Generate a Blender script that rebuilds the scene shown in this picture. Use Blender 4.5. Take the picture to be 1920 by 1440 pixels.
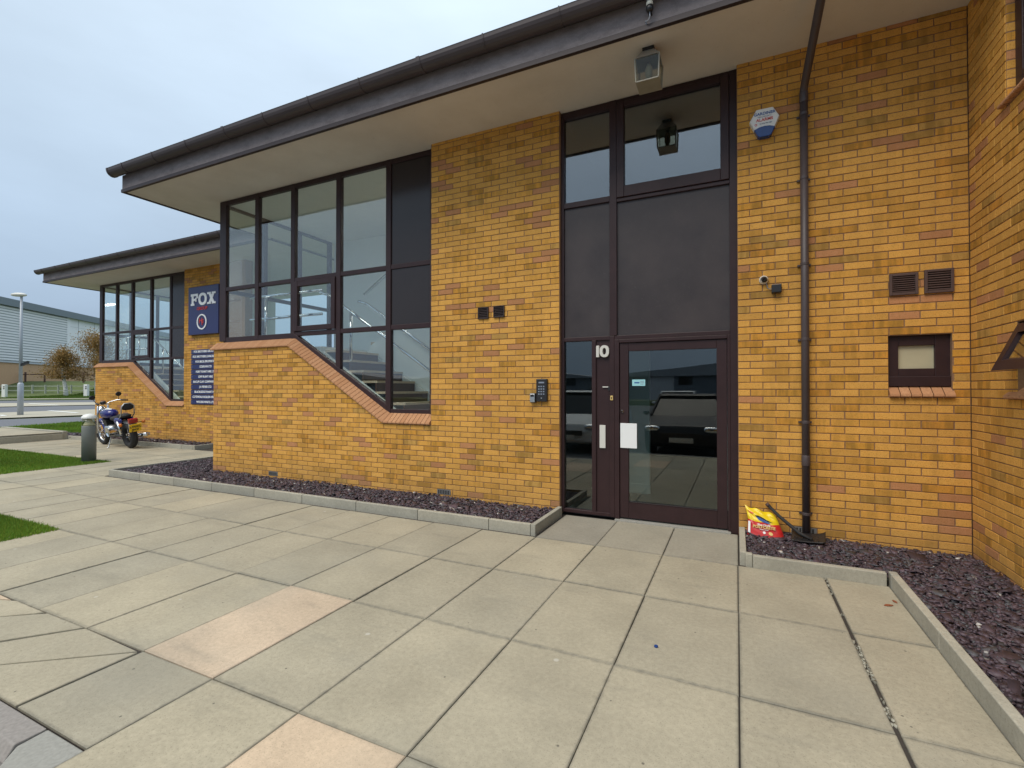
import bpy, math, random
import numpy as np
from mathutils import Vector, Matrix, Euler
random.seed(7); RNG = np.random.default_rng(7)
PI = math.pi; rad = math.radians
for o in list(bpy.data.objects): bpy.data.objects.remove(o)
SC = bpy.context.scene; COL = SC.collection

# ------------------------------------------------------------------ camera
YAW, PITCH, F = rad(25.08), rad(0.59), 899.0
CAM = Vector((0.0, -5.326, 1.4735))
FW = Vector((-math.sin(YAW)*math.cos(PITCH), math.cos(YAW)*math.cos(PITCH), math.sin(PITCH)))
RT = Vector((math.cos(YAW), math.sin(YAW), 0)); UP = RT.cross(FW)
cd = bpy.data.cameras.new('camera'); cam = bpy.data.objects.new('camera', cd); COL.objects.link(cam)
cam.location = CAM; cam.rotation_euler = (PI/2+PITCH, 0, YAW)
cd.sensor_width = 36; cd.lens = F/1920*36; cd.clip_start = .05; cd.clip_end = 3000
SC.camera = cam
# ------------------------------------------------------------------ world / sun / exposure
SUN_EL, SUN_AZ = rad(56), rad(202)         # compass-like azimuth of the veiled sun
W = bpy.data.worlds.new('World'); SC.world = W; W.use_nodes = True
nt = W.node_tree; nt.nodes.clear(); N = nt.nodes.new; LK = nt.links.new
wo = N('ShaderNodeOutputWorld'); bg = N('ShaderNodeBackground'); bg.inputs[1].default_value = 0.1
sky = N('ShaderNodeTexSky'); sky.sky_type = 'NISHITA'; sky.sun_disc = False
sky.sun_elevation = SUN_EL; sky.sun_rotation = SUN_AZ; sky.dust_density = 3.0; sky.air_density = 1.2
tc = N('ShaderNodeTexCoord'); sx = N('ShaderNodeSeparateXYZ'); LK(tc.outputs['Generated'], sx.inputs[0])
mr = N('ShaderNodeMapRange'); LK(sx.outputs[2], mr.inputs[0])
mr.inputs[1].default_value = -0.02; mr.inputs[2].default_value = .75; mr.inputs[3].default_value = 5.3; mr.inputs[4].default_value = 10.8
mp = N('ShaderNodeMapping'); mp.inputs['Scale'].default_value = (1.6, 1.6, 5.0); LK(tc.outputs['Generated'], mp.inputs[0])
nz = N('ShaderNodeTexNoise'); nz.inputs['Scale'].default_value = 1.5; nz.inputs['Detail'].default_value = 5; nz.inputs['Roughness'].default_value = .52
LK(mp.outputs[0], nz.inputs['Vector'])
mr2 = N('ShaderNodeMapRange'); LK(nz.outputs[0], mr2.inputs[0]); mr2.inputs[1].default_value = .3; mr2.inputs[2].default_value = .72
mr2.inputs[3].default_value = .92; mr2.inputs[4].default_value = 1.08
mul = N('ShaderNodeMath'); mul.operation = 'MULTIPLY'; LK(mr.outputs[0], mul.inputs[0]); LK(mr2.outputs[0], mul.inputs[1])
cr = N('ShaderNodeValToRGB'); LK(sx.outputs[2], cr.inputs[0])
cr.color_ramp.elements[0].color = (.56, .75, 1, 1); cr.color_ramp.elements[1].color = (.74, .875, 1, 1); cr.color_ramp.elements[1].position = .7
vm = N('ShaderNodeVectorMath'); vm.operation = 'SCALE'; LK(cr.outputs[0], vm.inputs[0]); LK(mul.outputs[0], vm.inputs['Scale'])
mx = N('ShaderNodeMixRGB'); mx.inputs[0].default_value = .965; LK(sky.outputs[0], mx.inputs[1]); LK(vm.outputs[0], mx.inputs[2])
LK(mx.outputs[0], bg.inputs[0]); LK(bg.outputs[0], wo.inputs[0])
sd = bpy.data.lights.new('sun', 'SUN'); sd.energy = 2.2; sd.angle = rad(38); sd.color = (1, .90, .77)
so = bpy.data.objects.new('sun', sd); COL.objects.link(so); so.location = (0, -20, 30)
_d = Vector((math.sin(SUN_AZ)*math.cos(SUN_EL), math.cos(SUN_AZ)*math.cos(SUN_EL), math.sin(SUN_EL)))
so.rotation_euler = (-_d).to_track_quat('-Z', 'Y').to_euler()
SC.view_settings.view_transform = 'Standard'; SC.view_settings.look = 'None'
SC.view_settings.exposure = 0.16; SC.view_settings.gamma = 1.0
SC.render.engine = 'CYCLES'; SC.cycles.max_bounces = 8; SC.cycles.transparent_max_bounces = 24

# ------------------------------------------------------------------ materials
MATS = {}
class NT:
    def __init__(s, name):
        s.m = bpy.data.materials.new(name); s.m.use_nodes = True; s.t = s.m.node_tree
        s.b = s.t.nodes['Principled BSDF']; s.out = s.t.nodes['Material Output']; MATS[name] = s.m
    def n(s, typ, **kw):
        nd = s.t.nodes.new(typ)
        for k, v in kw.items(): setattr(nd, k, v)
        return nd
    def l(s, a, b): s.t.links.new(a, b)
    def pos(s, scale=(1, 1, 1), obj=False):
        if obj: src = s.n('ShaderNodeTexCoord').outputs['Object']
        else: src = s.n('ShaderNodeNewGeometry').outputs['Position']
        m = s.n('ShaderNodeMapping'); m.inputs['Scale'].default_value = scale; s.l(src, m.inputs[0]); return m.outputs[0]
    def noise(s, scale, detail=4, rough=.55, vec=None, stretch=(1, 1, 1)):
        nd = s.n('ShaderNodeTexNoise'); nd.inputs['Scale'].default_value = scale; nd.inputs['Detail'].default_value = detail
        nd.inputs['Roughness'].default_value = rough; s.l(vec or s.pos(stretch), nd.inputs['Vector']); return nd.outputs[0]
    def rng(s, v, a, b, c, d):
        nd = s.n('ShaderNodeMapRange'); s.l(v, nd.inputs[0])
        for i, x in enumerate((a, b, c, d)): nd.inputs[i+1].default_value = x
        return nd.outputs[0]
    def mix(s, f, a, b, mode='MIX'):
        nd = s.n('ShaderNodeMixRGB', blend_type=mode)
        for i, x in enumerate((f, a, b)):
            if isinstance(x, (int, float)): nd.inputs[i].default_value = x
            elif isinstance(x, tuple): nd.inputs[i].default_value = (*x[:3], 1)
            else: s.l(x, nd.inputs[i])
        return nd.outputs[0]
    def math(s, op, a, b=0.0):
        nd = s.n('ShaderNodeMath', operation=op)
        for i, x in enumerate((a, b)):
            if isinstance(x, (int, float)): nd.inputs[i].default_value = x
            else: s.l(x, nd.inputs[i])
        return nd.outputs[0]
    def col(s, c): 
        if isinstance(c, tuple): s.b.inputs['Base Color'].default_value = (*c[:3], 1)
        else: s.l(c, s.b.inputs['Base Color'])
        return s
    def rough(s, r, metal=0, spec=None):
        if isinstance(r, (int, float)): s.b.inputs['Roughness'].default_value = r
        else: s.l(r, s.b.inputs['Roughness'])
        s.b.inputs['Metallic'].default_value = metal
        if spec is not None: s.b.inputs['Specular IOR Level'].default_value = spec
        return s
    def bump(s, h, dist=.004, st=.5):
        nd = s.n('ShaderNodeBump'); nd.inputs['Distance'].default_value = dist; nd.inputs['Strength'].default_value = st
        s.l(h, nd.inputs['Height']); s.l(nd.outputs[0], s.b.inputs['Normal']); return s

def plain(name, c, rough=.5, metal=0, var=.12, scale=9, spec=None, bump=0):
    t = NT(name); n = t.noise(scale, 5)
    t.col(t.mix(1, c, t.mix(n, (1-var,)*3, (1+var,)*3), 'MULTIPLY')); t.rough(rough, metal, spec)
    if bump: t.bump(n, bump, .4)
    return t.m

def mat_brick():
    t = NT('buff_brick'); a = t.n('ShaderNodeAttribute', attribute_name='bcol')
    geo = t.pos((1, 1, 1))
    sp = t.rng(t.noise(95, 3, .65, vec=geo), .36, .47, 1, 0)                      # iron speckle
    sp2 = t.rng(t.noise(26, 4, .6, vec=geo), .35, .75, 0, 1)
    st = t.rng(t.noise(1, 3, .55, stretch=(15, 15, 2.2)), .42, .58, 0, 1)           # fired flashes across the face
    st = t.math('MULTIPLY', st, a.outputs['Alpha'])
    c = t.mix(t.math('MULTIPLY', sp2, .30), a.outputs['Color'], t.mix(1, a.outputs['Color'], (.80, .62, .34), 'MULTIPLY'))
    c = t.mix(t.math('MULTIPLY', sp, .46), c, (.28, .115, .022))
    c = t.mix(t.math('MULTIPLY', st, .75), c, (.27, .145, .028))
    big = t.rng(t.noise(.55, 3, .5, vec=geo), .3, .7, .90, 1.08)
    cc = t.n('ShaderNodeCombineXYZ'); [t.l(big, cc.inputs[i]) for i in range(3)]
    c = t.mix(1, c, cc.outputs[0], 'MULTIPLY')
    stk = t.rng(t.noise(1, 4, .6, stretch=(5.5, 5.5, .35)), .55, .75, 0, .22)
    c = t.mix(stk, c, (.22, .125, .045))
    spz = t.n('ShaderNodeSeparateXYZ'); t.l(geo, spz.inputs[0])
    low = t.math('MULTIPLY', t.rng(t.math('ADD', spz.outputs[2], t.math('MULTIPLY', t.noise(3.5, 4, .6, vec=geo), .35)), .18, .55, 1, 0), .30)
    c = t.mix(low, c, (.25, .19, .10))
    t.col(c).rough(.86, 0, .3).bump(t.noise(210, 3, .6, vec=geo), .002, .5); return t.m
def mat_mortar():
    t = NT('mortar'); n = t.noise(60, 4)
    t.col(t.mix(n, (.20, .112, .062), (.34, .21, .13))).rough(.95, 0, .2).bump(n, .002, .5); return t.m
def mat_concrete(name, c1, c2, edge=.5):
    t = NT(name); oi = t.n('ShaderNodeObjectInfo'); g = t.n('ShaderNodeTexCoord')
    base = t.mix(oi.outputs['Random'], c1, c2)
    n1 = t.rng(t.noise(1.9, 5, .6), .3, .72, .86, 1.10); n2 = t.rng(t.noise(38, 5, .7), .25, .75, .84, 1.12)
    n3 = t.rng(t.noise(150, 2, .6), .25, .42, .62, 1.0)
    for n in (n1, n2, n3):
        cc = t.n('ShaderNodeCombineXYZ'); [t.l(n, cc.inputs[i]) for i in range(3)]
        base = t.mix(1, base, cc.outputs[0], 'MULTIPLY')
    # grime creeping in from the joints
    s = t.n('ShaderNodeSeparateXYZ'); t.l(g.outputs['Generated'], s.inputs[0])
    def ed(o):
        d = t.math('ABSOLUTE', t.math('SUBTRACT', o, .5)); return t.math('SUBTRACT', .5, d)
    m = t.math('MINIMUM', ed(s.outputs[0]), ed(s.outputs[1]))
    m = t.math('ADD', m, t.math('MULTIPLY', t.math('SUBTRACT', t.noise(16, 5, .65), .5), .055))
    e = t.rng(m, -.004, .024, 1, 0)
    base = t.mix(t.math('MULTIPLY', e, edge), base, (.13, .125, .105))
    blot = t.rng(t.noise(.85, 4, .6), .52, .70, 0, .30)
    base = t.mix(blot, base, (.29, .28, .235))
    vo = t.n('ShaderNodeTexVoronoi'); vo.inputs['Scale'].default_value = 7.5; vo.inputs['Randomness'].default_value = 1.0; t.l(t.pos(), vo.inputs['Vector'])
    base = t.mix(t.rng(vo.outputs['Distance'], .035, .055, .75, 0), base, (.085, .078, .065))            # trodden-in specks
    vo2 = t.n('ShaderNodeTexVoronoi'); vo2.inputs['Scale'].default_value = 2.3; t.l(t.pos(), vo2.inputs['Vector'])
    base = t.mix(t.rng(vo2.outputs['Distance'], .025, .04, .5, 0), base, (.60, .58, .52))                 # lichen dots
    sm = t.rng(t.noise(1, 5, .65, stretch=(1.2, 4.5, 1)), .58, .74, 0, .34); base = t.mix(sm, base, (.20, .19, .155))   # drag marks
    t.col(base).rough(.88, 0, .25).bump(t.noise(120, 4, .7), .0016, .5); return t.m
def mat_slate():
    t = NT('slate'); a = t.n('ShaderNodeAttribute', attribute_name='bcol')
    n = t.rng(t.noise(45, 4, .6), .25, .75, .75, 1.25)
    cc = t.n('ShaderNodeCombineXYZ'); [t.l(n, cc.inputs[i]) for i in range(3)]
    t.col(t.mix(1, a.outputs['Color'], cc.outputs[0], 'MULTIPLY')).rough(.55, 0, .4); return t.m
def mat_leaf(name, trans=.25):
    t = NT(name); a = t.n('ShaderNodeAttribute', attribute_name='bcol')
    t.col(a.outputs['Color']).rough(.6, 0, .25)
    tr = t.n('ShaderNodeBsdfTranslucent'); t.l(a.outputs['Color'], tr.inputs[0])
    mxn = t.n('ShaderNodeMixShader'); mxn.inputs[0].default_value = trans
    t.l(t.b.outputs[0], mxn.inputs[1]); t.l(tr.outputs[0], mxn.inputs[2]); t.l(mxn.outputs[0], t.out.inputs[0]); return t.m
def mat_glass(name, tint, ior=1.52, gloss=(1, 1, 1), grey=0.0):
    t = NT(name); g = t.n('ShaderNodeNewGeometry'); dv = t.n('ShaderNodeVectorMath', operation='DOT_PRODUCT')
    t.l(g.outputs['Incoming'], dv.inputs[0]); t.l(g.outputs['Normal'], dv.inputs[1])
    f0 = ((ior-1)/(ior+1))**2; k1 = t.math('POWER', t.math('SUBTRACT', 1.0, t.math('ABSOLUTE', dv.outputs['Value'])), 5.0)   # Schlick, same from both faces
    frv = t.math('ADD', f0, t.math('MULTIPLY', k1, 1-f0))
    tr = t.n('ShaderNodeBsdfTransparent'); tr.inputs[0].default_value = (*tint, 1)
    gl = t.n('ShaderNodeBsdfGlossy'); gl.inputs['Roughness'].default_value = .004; gl.inputs[0].default_value = (*gloss, 1)
    # panes are never quite flat
    bp = t.n('ShaderNodeBump'); bp.inputs['Distance'].default_value = .006; bp.inputs['Strength'].default_value = .10
    t.l(t.noise(1.3, 1, .4), bp.inputs['Height']); t.l(bp.outputs[0], gl.inputs['Normal'])
    mxn = t.n('ShaderNodeMixShader'); t.l(frv, mxn.inputs[0]); t.l(tr.outputs[0], mxn.inputs[1]); t.l(gl.outputs[0], mxn.inputs[2])
    t.l(mxn.outputs[0], t.out.inputs[0]); return t.m
def mat_emit(name, c, s):
    t = NT(name); t.b.inputs['Emission Color'].default_value = (*c, 1); t.b.inputs['Emission Strength'].default_value = s; t.col(c); return t.m

mat_brick(); mat_mortar()
mat_concrete('paving', (.435, .385, .28), (.36, .328, .25), .62)
mat_concrete('paving_dark', (.35, .322, .255), (.31, .29, .24))  # darker tone for the slabs in the doorway
mat_concrete('paving_peach', (.60, .465, .325), (.56, .445, .325), .25)
mat_concrete('kerb_concrete', (.44, .415, .335), (.36, .35, .295), .10)
plain('kerb_pink', (.27, .248, .228), .85, var=.35, scale=60, bump=.002)
plain('kerb_blue', (.30, .295, .265), .85, var=.30, scale=60, bump=.002)
mat_slate(); mat_leaf('grass', .3); mat_leaf('foliage', .3)
plain('brown_frame', (.036, .018, .019), .42, var=.30, scale=6, spec=.32)
t = NT('dark_panel'); n = t.noise(2.2, 5, .6); n2 = t.rng(t.noise(55, 4, .7), .60, .74, 0, .35)
t.col(t.mix(n2, t.mix(t.rng(n, .3, .7, 0, 1), (.038, .030, .031), (.058, .047, .048)), (.11, .10, .095))).rough(t.rng(n, .3, .7, .36, .52), 0, .4).bump(t.noise(420, 1, .3), .0006, .35)
plain('black_panel', (.032, .025, .025), .20, var=.15, scale=2, spec=.38)
plain('gutter_brown', (.066, .050, .051), .48, var=.25, scale=3)
t = NT('fascia'); n = t.noise(5, 6, .65, stretch=(1, 1, 2.5)); n2 = t.noise(70, 4, .7)
t.col(t.mix(t.math('MULTIPLY', t.rng(n2, .5, .75, 0, 1), .22), t.mix(t.rng(n, .3, .7, 0, 1), (.19, .162, .162), (.30, .262, .258)), (.48, .44, .40))).rough(.8, 0, .2)
plain('trim_brown', (.030, .018, .020), .55)
t = NT('soffit'); n = t.noise(1.6, 5, .6); n2 = t.rng(t.noise(24, 4, .7), .62, .78, 0, .5)
t.col(t.mix(n2, t.mix(t.rng(n, .3, .7, 0, 1), (.62, .58, .52), (.71, .67, .61)), (.30, .26, .22))).rough(.9)
plain('roof_tile', (.20, .13, .085), .9, var=.4, scale=12, bump=.004)
t = NT('sill_brick'); oi = t.n('ShaderNodeObjectInfo')
t.col(t.mix(t.rng(t.noise(60, 4), .3, .7, 0, 1), t.mix(oi.outputs['Random'], (.44, .215, .10), (.56, .31, .165)), (.40, .20, .10))).rough(.88, 0, .3)
mat_glass('clear_glass', (.95, .99, .985), 1.85)
mat_glass('door_glass', (.70, .78, .77), 1.82)
mat_glass('top_glass', (.66, .72, .74), 2.35)
mat_glass('lamp_glass', (.72, .71, .60), 1.45)
plain('frosted_pane', (.50, .46, .31), .38, var=.2, scale=5)
plain('white_wall', (.80, .82, .78), .8, var=.05, scale=3)
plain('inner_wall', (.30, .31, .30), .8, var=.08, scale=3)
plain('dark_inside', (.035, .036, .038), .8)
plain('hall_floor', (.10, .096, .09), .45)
plain('ceiling_tile', (.75, .76, .73), .9, var=.06)
plain('tread_top', (.62, .48, .33), .6, var=.2, scale=20)
plain('timber_tread', (.10, .045, .025), .5, var=.3, scale=20)
plain('pale_brick', (.50, .40, .25), .9, var=.25, scale=24)
plain('chrome', (.75, .76, .78), .13, 1, var=.03)
plain('steel', (.52, .54, .55), .35, .9, var=.1)
plain('galvanised', (.36, .39, .43), .5, .25, var=.18, scale=6)
plain('black_plastic', (.018, .018, .020), .38, var=.2, scale=8)
plain('black_matt', (.020, .019, .019), .75, var=.3, scale=30)
plain('lamp_base', (.30, .28, .22), .5, var=.2)
plain('white_plastic', (.78, .78, .74), .35, var=.05)
plain('off_white', (.66, .65, .60), .45, var=.06)
plain('paper', (.83, .85, .85), .7, var=.02)
plain('cyan_print', (.35, .68, .72), .5, var=.05)
plain('blue_print', (.03, .10, .32), .5, var=.05)
plain('blue_lens', (.008, .045, .20), .12, var=.2, scale=30)
plain('red_print', (.62, .045, .03), .5, var=.05)
plain('navy_board', (.020, .026, .115), .32, var=.08, scale=4)
plain('white_print', (.86, .88, .88), .5, var=.03)
plain('vent_grey', (.16, .16, .155), .7)
plain('grey_print', (.22, .26, .33), .6, var=.05)
plain('vent_brown', (.085, .050, .043), .55, var=.2, scale=25)
plain('yellow_sack', (.78, .57, .012), .30, var=.14, scale=14)
plain('red_sack', (.52, .022, .022), .28, var=.2, scale=10)
plain('gold_print', (.72, .52, .18), .45, var=.05)
plain('bollard_grey', (.17, .18, .165), .45, var=.12, scale=5)
plain('opal', (.78, .77, .66), .25, var=.06)
plain('bike_blue', (.016, .017, .16), .12, var=.1, spec=.8)
plain('rubber', (.016, .016, .017), .75, var=.2, scale=40)
plain('amber', (.62, .17, .02), .25); plain('red_lens', (.35, .02, .015), .2)
plain('plate_yellow', (.85, .52, .01), .4, var=.03)
plain('asphalt', (.075, .075, .080), .9, var=.4, scale=40, bump=.004)
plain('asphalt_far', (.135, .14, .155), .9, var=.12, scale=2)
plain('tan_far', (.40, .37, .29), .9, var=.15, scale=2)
plain('road_paint', (.72, .72, .68), .8)
plain('soil', (.05, .042, .035), .95, var=.3, scale=30)
plain('field', (.09, .12, .035), .95, var=.35, scale=.6)
plain('timber', (.10, .055, .045), .8, var=.3, scale=8)
plain('pale_timber', (.30, .33, .27), .85, var=.2, scale=8)
plain('cladding', (.88, .88, .90), .55, 0, var=.04, scale=1)
plain('cladding_dark', (.50, .52, .55), .5, 0, var=.05)
plain('cladding_roof', (.19, .225, .25), .5, .1, var=.08)
plain('plinth_brick', (.55, .345, .20), .9, var=.12, scale=8)
t = NT('birch_bark'); t.col(t.mix(t.rng(t.noise(1, 4, .6, stretch=(3, 3, 16)), .55, .66, 0, 1), (.82, .80, .72), (.13, .12, .10))).rough(.85)
plain('car_dark', (.022, .023, .028), .42, 0, var=.05, spec=.25)
plain('car_white', (.60, .62, .63), .4, var=.02, spec=.3)
plain('car_glass', (.012, .015, .017), .08, spec=.35)
plain('shed_dark', (.12, .145, .175), .6, var=.15, scale=.4)
plain('shed_roof', (.26, .28, .31), .6, var=.1, scale=.4)
plain('leaf_brown', (.25, .075, .03), .7, var=.3, scale=60)
mat_emit('tube_light', (1, .97, .9), 14)
MT = MATS

# ------------------------------------------------------------------ mesh helpers
WLOC = {}     # world location of unrotated parents
class MB:
    def __init__(s): s.v = []; s.f = []; s.c = None
    def add(s, vs, fs):
        b = len(s.v); s.v += [tuple(x) for x in vs]; s.f += [tuple(i+b for i in f) for f in fs]; return s
    def box(s, x0, x1, y0, y1, z0, z1):
        if x0 > x1: x0, x1 = x1, x0
        if y0 > y1: y0, y1 = y1, y0
        if z0 > z1: z0, z1 = z1, z0
        return s.add([(x0,y0,z0),(x1,y0,z0),(x1,y1,z0),(x0,y1,z0),(x0,y0,z1),(x1,y0,z1),(x1,y1,z1),(x0,y1,z1)],
                     [(0,3,2,1),(4,5,6,7),(0,1,5,4),(1,2,6,5),(2,3,7,6),(3,0,4,7)])
    def obox(s, c, ax, ay, az):          # centre + three half-axis vectors
        c, ax, ay, az = map(Vector, (c, ax, ay, az)); vs = []
        for k in (-1, 1):
            for (i, j) in ((-1,-1),(1,-1),(1,1),(-1,1)): vs.append(c+ax*i+ay*j+az*k)
        return s.add(vs, [(0,3,2,1),(4,5,6,7),(0,1,5,4),(1,2,6,5),(2,3,7,6),(3,0,4,7)])
    def prism(s, poly, fn, d0, d1):      # poly of (u,v) swept from depth d0 to d1 through fn(u,v,d)
        n = len(poly); vs = [fn(u, v, d0) for u, v in poly]+[fn(u, v, d1) for u, v in poly]
        return s.add(vs, [tuple(range(n))[::-1], tuple(range(n, 2*n))]+[(i, (i+1) % n, n+(i+1) % n, n+i) for i in range(n)])
    def tube(s, pts, r, n=10, caps=True):
        pts = [Vector(p) for p in pts]; rs = r if isinstance(r, (list, tuple)) else [r]*len(pts); rings = []
        prev = None
        for i, p in enumerate(pts):
            d = (pts[min(i+1, len(pts)-1)]-pts[max(i-1, 0)]).normalized()
            if prev is None: a = d.orthogonal().normalized()
            else: a = (prev-d*prev.dot(d)).normalized()
            prev = a; b = d.cross(a)
            rings.append([p+(a*math.cos(2*PI*k/n)+b*math.sin(2*PI*k/n))*rs[i] for k in range(n)])
        base = len(s.v); s.v += [tuple(q) for R_ in rings for q in R_]
        for i in range(len(pts)-1):
            for k in range(n):
                k2 = (k+1) % n; s.f.append((base+i*n+k, base+i*n+k2, base+(i+1)*n+k2, base+(i+1)*n+k))
        if caps: s.f.append(tuple(base+k for k in range(n))[::-1]); s.f.append(tuple(base+(len(pts)-1)*n+k for k in range(n)))
        return s
    def lathe(s, prof, c=(0, 0, 0), n=20, axis='Z'):
        base = len(s.v); c = Vector(c)
        for r, h in prof:
            for k in range(n):
                a = 2*PI*k/n; p = (r*math.cos(a), r*math.sin(a), h)
                if axis == 'Y': p = (p[0], p[2], p[1])
                if axis == 'X': p = (p[2], p[0], p[1])
                s.v.append(tuple(c+Vector(p)))
        for i in range(len(prof)-1):
            for k in range(n):
                k2 = (k+1) % n; q = (base+i*n+k, base+i*n+k2, base+(i+1)*n+k2, base+(i+1)*n+k)
                s.f.append(q if axis != 'Y' else q[::-1])
        s.f.append(tuple(base+k for k in range(n))[::-1]); s.f.append(tuple(base+(len(prof)-1)*n+k for k in range(n)))
        return s
    def torus(s, c, R, r, axis='Y', n=28, m=10, sq=1.0):
        base = len(s.v); c = Vector(c)
        for i in range(n):
            a = 2*PI*i/n
            for j in range(m):
                b = 2*PI*j/m; q = R+r*math.cos(b); w = r*sq*math.sin(b); p = (q*math.cos(a), w, q*math.sin(a))
                if axis == 'Z': p = (p[0], p[2], p[1])
                s.v.append(tuple(c+Vector(p)))
        for i in range(n):
            for j in range(m):
                s.f.append((base+i*m+j, base+i*m+(j+1) % m, base+((i+1) % n)*m+(j+1) % m, base+((i+1) % n)*m+j))
        return s
    def ell(s, c, rx, ry, rz, n=18, m=10, e=1.0):
        base = len(s.v); c = Vector(c); sg = lambda x: math.copysign(abs(x)**e, x)
        for i in range(m+1):
            t = -PI/2+PI*i/m
            for k in range(n):
                a = 2*PI*k/n; s.v.append(tuple(c+Vector((rx*sg(math.cos(t))*sg(math.cos(a)), ry*sg(math.cos(t))*sg(math.sin(a)), rz*sg(math.sin(t))))))
        for i in range(m):
            for k in range(n):
                k2 = (k+1) % n; s.f.append((base+i*n+k, base+i*n+k2, base+(i+1)*n+k2, base+(i+1)*n+k))
        return s
    def arc(s, c, R, a0, a1, w, th, n=14):      # mudguard: strip following an arc in the xz plane
        base = len(s.v)
        for i in range(n+1):
            a = a0+(a1-a0)*i/n
            for (q, y, dr) in ((R, -w, -.03), (R, -w*.55, 0), (R, w*.55, 0), (R, w, -.03), (R-th, w, -.03), (R-th, -w, -.03)):
                s.v.append((c[0]+(q+dr)*math.cos(a), c[1]+y, c[2]+(q+dr)*math.sin(a)))
        for i in range(n):
            for k in range(6): s.f.append((base+i*6+k, base+i*6+(k+1) % 6, base+(i+1)*6+(k+1) % 6, base+(i+1)*6+k))
        s.f.append(tuple(base+k for k in range(6))); s.f.append(tuple(base+n*6+k for k in range(6))[::-1])
        return s
    def mesh(s, name, off=(0, 0, 0)):
        me = bpy.data.meshes.new(name); o = Vector(off)
        me.from_pydata([tuple(Vector(v)-o) for v in s.v] if o.length else s.v, [], s.f); me.update(); return me
    def build(s, name, mat, parent=None, smooth=False, local=False, bevel=0, at=None):
        off = (0, 0, 0); loc = (0, 0, 0)
        if not local:
            if parent is not None: off = WLOC[parent.name]
            else:
                if at is None:
                    a = np.array(s.v); at = ((a[:,0].min()+a[:,0].max())/2, (a[:,1].min()+a[:,1].max())/2, a[:,2].min())
                off = loc = at
        me = s.mesh(name, off); ob = bpy.data.objects.new(name, me); COL.objects.link(ob)
        me.materials.append(MT[mat] if isinstance(mat, str) else mat)
        if smooth: me.polygons.foreach_set('use_smooth', [True]*len(me.polygons))
        ob.location = loc; ob.parent = parent
        WLOC[ob.name] = WLOC[parent.name] if parent is not None and parent.name in WLOC else tuple(loc)
        if bevel:
            bm_ = ob.modifiers.new('bevel', 'BEVEL'); bm_.width = bevel; bm_.segments = 2; bm_.limit_method = 'ANGLE'; bm_.angle_limit = rad(40)
        return ob
def tag(o, label=None, cat=None, group=None, kind=None):
    if label: o['label'] = label
    if cat: o['category'] = cat
    if group: o['group'] = group
    if kind: o['kind'] = kind
    return o
def thing(name, label, cat, loc=(0, 0, 0), group=None, rot=None):
    o = bpy.data.objects.new(name, None); COL.objects.link(o); o.location = loc; o.empty_display_size = .2
    if rot: o.rotation_euler = rot
    WLOC[o.name] = tuple(loc); return tag(o, label, cat, group)
def BOX(name, mat, parent, *b, bevel=0): return MB().box(*b).build(name, mat, parent, bevel=bevel)
def set_attr(me, cols):                  # per-vertex colour attribute
    a = me.attributes.new('bcol', 'FLOAT_COLOR', 'POINT'); a.data.foreach_set('color', np.asarray(cols, dtype=np.float32).ravel())
def np_mesh(name, V, Fq, cols, mats):
    me = bpy.data.meshes.new(name); k = Fq.shape[1]
    me.vertices.add(len(V)); me.vertices.foreach_set('co', V.astype(np.float32).ravel())
    me.loops.add(Fq.size); me.loops.foreach_set('vertex_index', Fq.astype(np.int32).ravel())
    me.polygons.add(len(Fq)); me.polygons.foreach_set('loop_start', np.arange(0, Fq.size, k, dtype=np.int32))
    me.update(calc_edges=True); set_attr(me, cols)
    for m in mats: me.materials.append(MT[m])
    return me
def text(body, size, loc, mat, parent, rotx=PI/2, extrude=.002, align='CENTER', offset=0.0, shear=0.0, sx=1.0, name='lettering', rot=None):
    cu = bpy.data.curves.new('lettering', 'FONT'); cu.body = body; cu.size = size; cu.extrude = extrude; cu.align_x = align; cu.align_y = 'CENTER'
    cu.offset = offset; cu.shear = shear; cu.resolution_u = 3
    tmp = bpy.data.objects.new('tmp', cu); COL.objects.link(tmp); bpy.context.view_layer.update()
    me = bpy.data.meshes.new_from_object(tmp.evaluated_get(bpy.context.evaluated_depsgraph_get()))
    bpy.data.objects.remove(tmp); me.name = 'lettering'
    me.materials.clear(); me.materials.append(MT[mat])
    M = (Matrix.Translation(Vector(loc)-Vector(WLOC[parent.name])) @ (rot or Euler((rotx, 0, 0))).to_matrix().to_4x4() @ Matrix.Diagonal((sx, 1, 1, 1)))
    me.transform(M)
    ob = bpy.data.objects.new(name, me); COL.objects.link(ob); ob.parent = parent; WLOC[ob.name] = WLOC[parent.name]; return ob

def ray(px, py): return FW+RT*((px-960)/F)-UP*((py-720)/F)

# ------------------------------------------------------------------ terrain
def depth_of(x, y):
    d = Vector((x, y, 0))-Vector((CAM.x, CAM.y, 0)); fh = Vector((-math.sin(YAW), math.cos(YAW), 0))
    return d.dot(RT), d.dot(fh)
def smooth(a, b, x):
    t = min(1, max(0, (x-a)/(b-a))); return t*t*(3-2*t)
def terrain(x, y):
    xc, z = depth_of(x, y)
    h = .03*max(0, min(z, 46.5)-18) + 1.5*smooth(46.5, 53, z)
    return h*smooth(-7, -14, xc)-.14*(1-smooth(15, 18, z))
def hit(px, py):
    d = ray(px, py); t = 1.0
    while t < 400:
        p = CAM+d*t
        if p.z < terrain(p.x, p.y): break
        t += .05
    return CAM+d*t
xs = np.concatenate([[-900, -400, -220, -150], np.linspace(-110, 60, 86), [100, 180, 400, 900]])
zs = np.concatenate([[-900, -300, -120, -60, -30, -12, -6], np.linspace(0, 70, 71), [90, 130, 220, 400, 900]])
gv = []; gf = []
fh = Vector((-math.sin(YAW), math.cos(YAW), 0))
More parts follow.
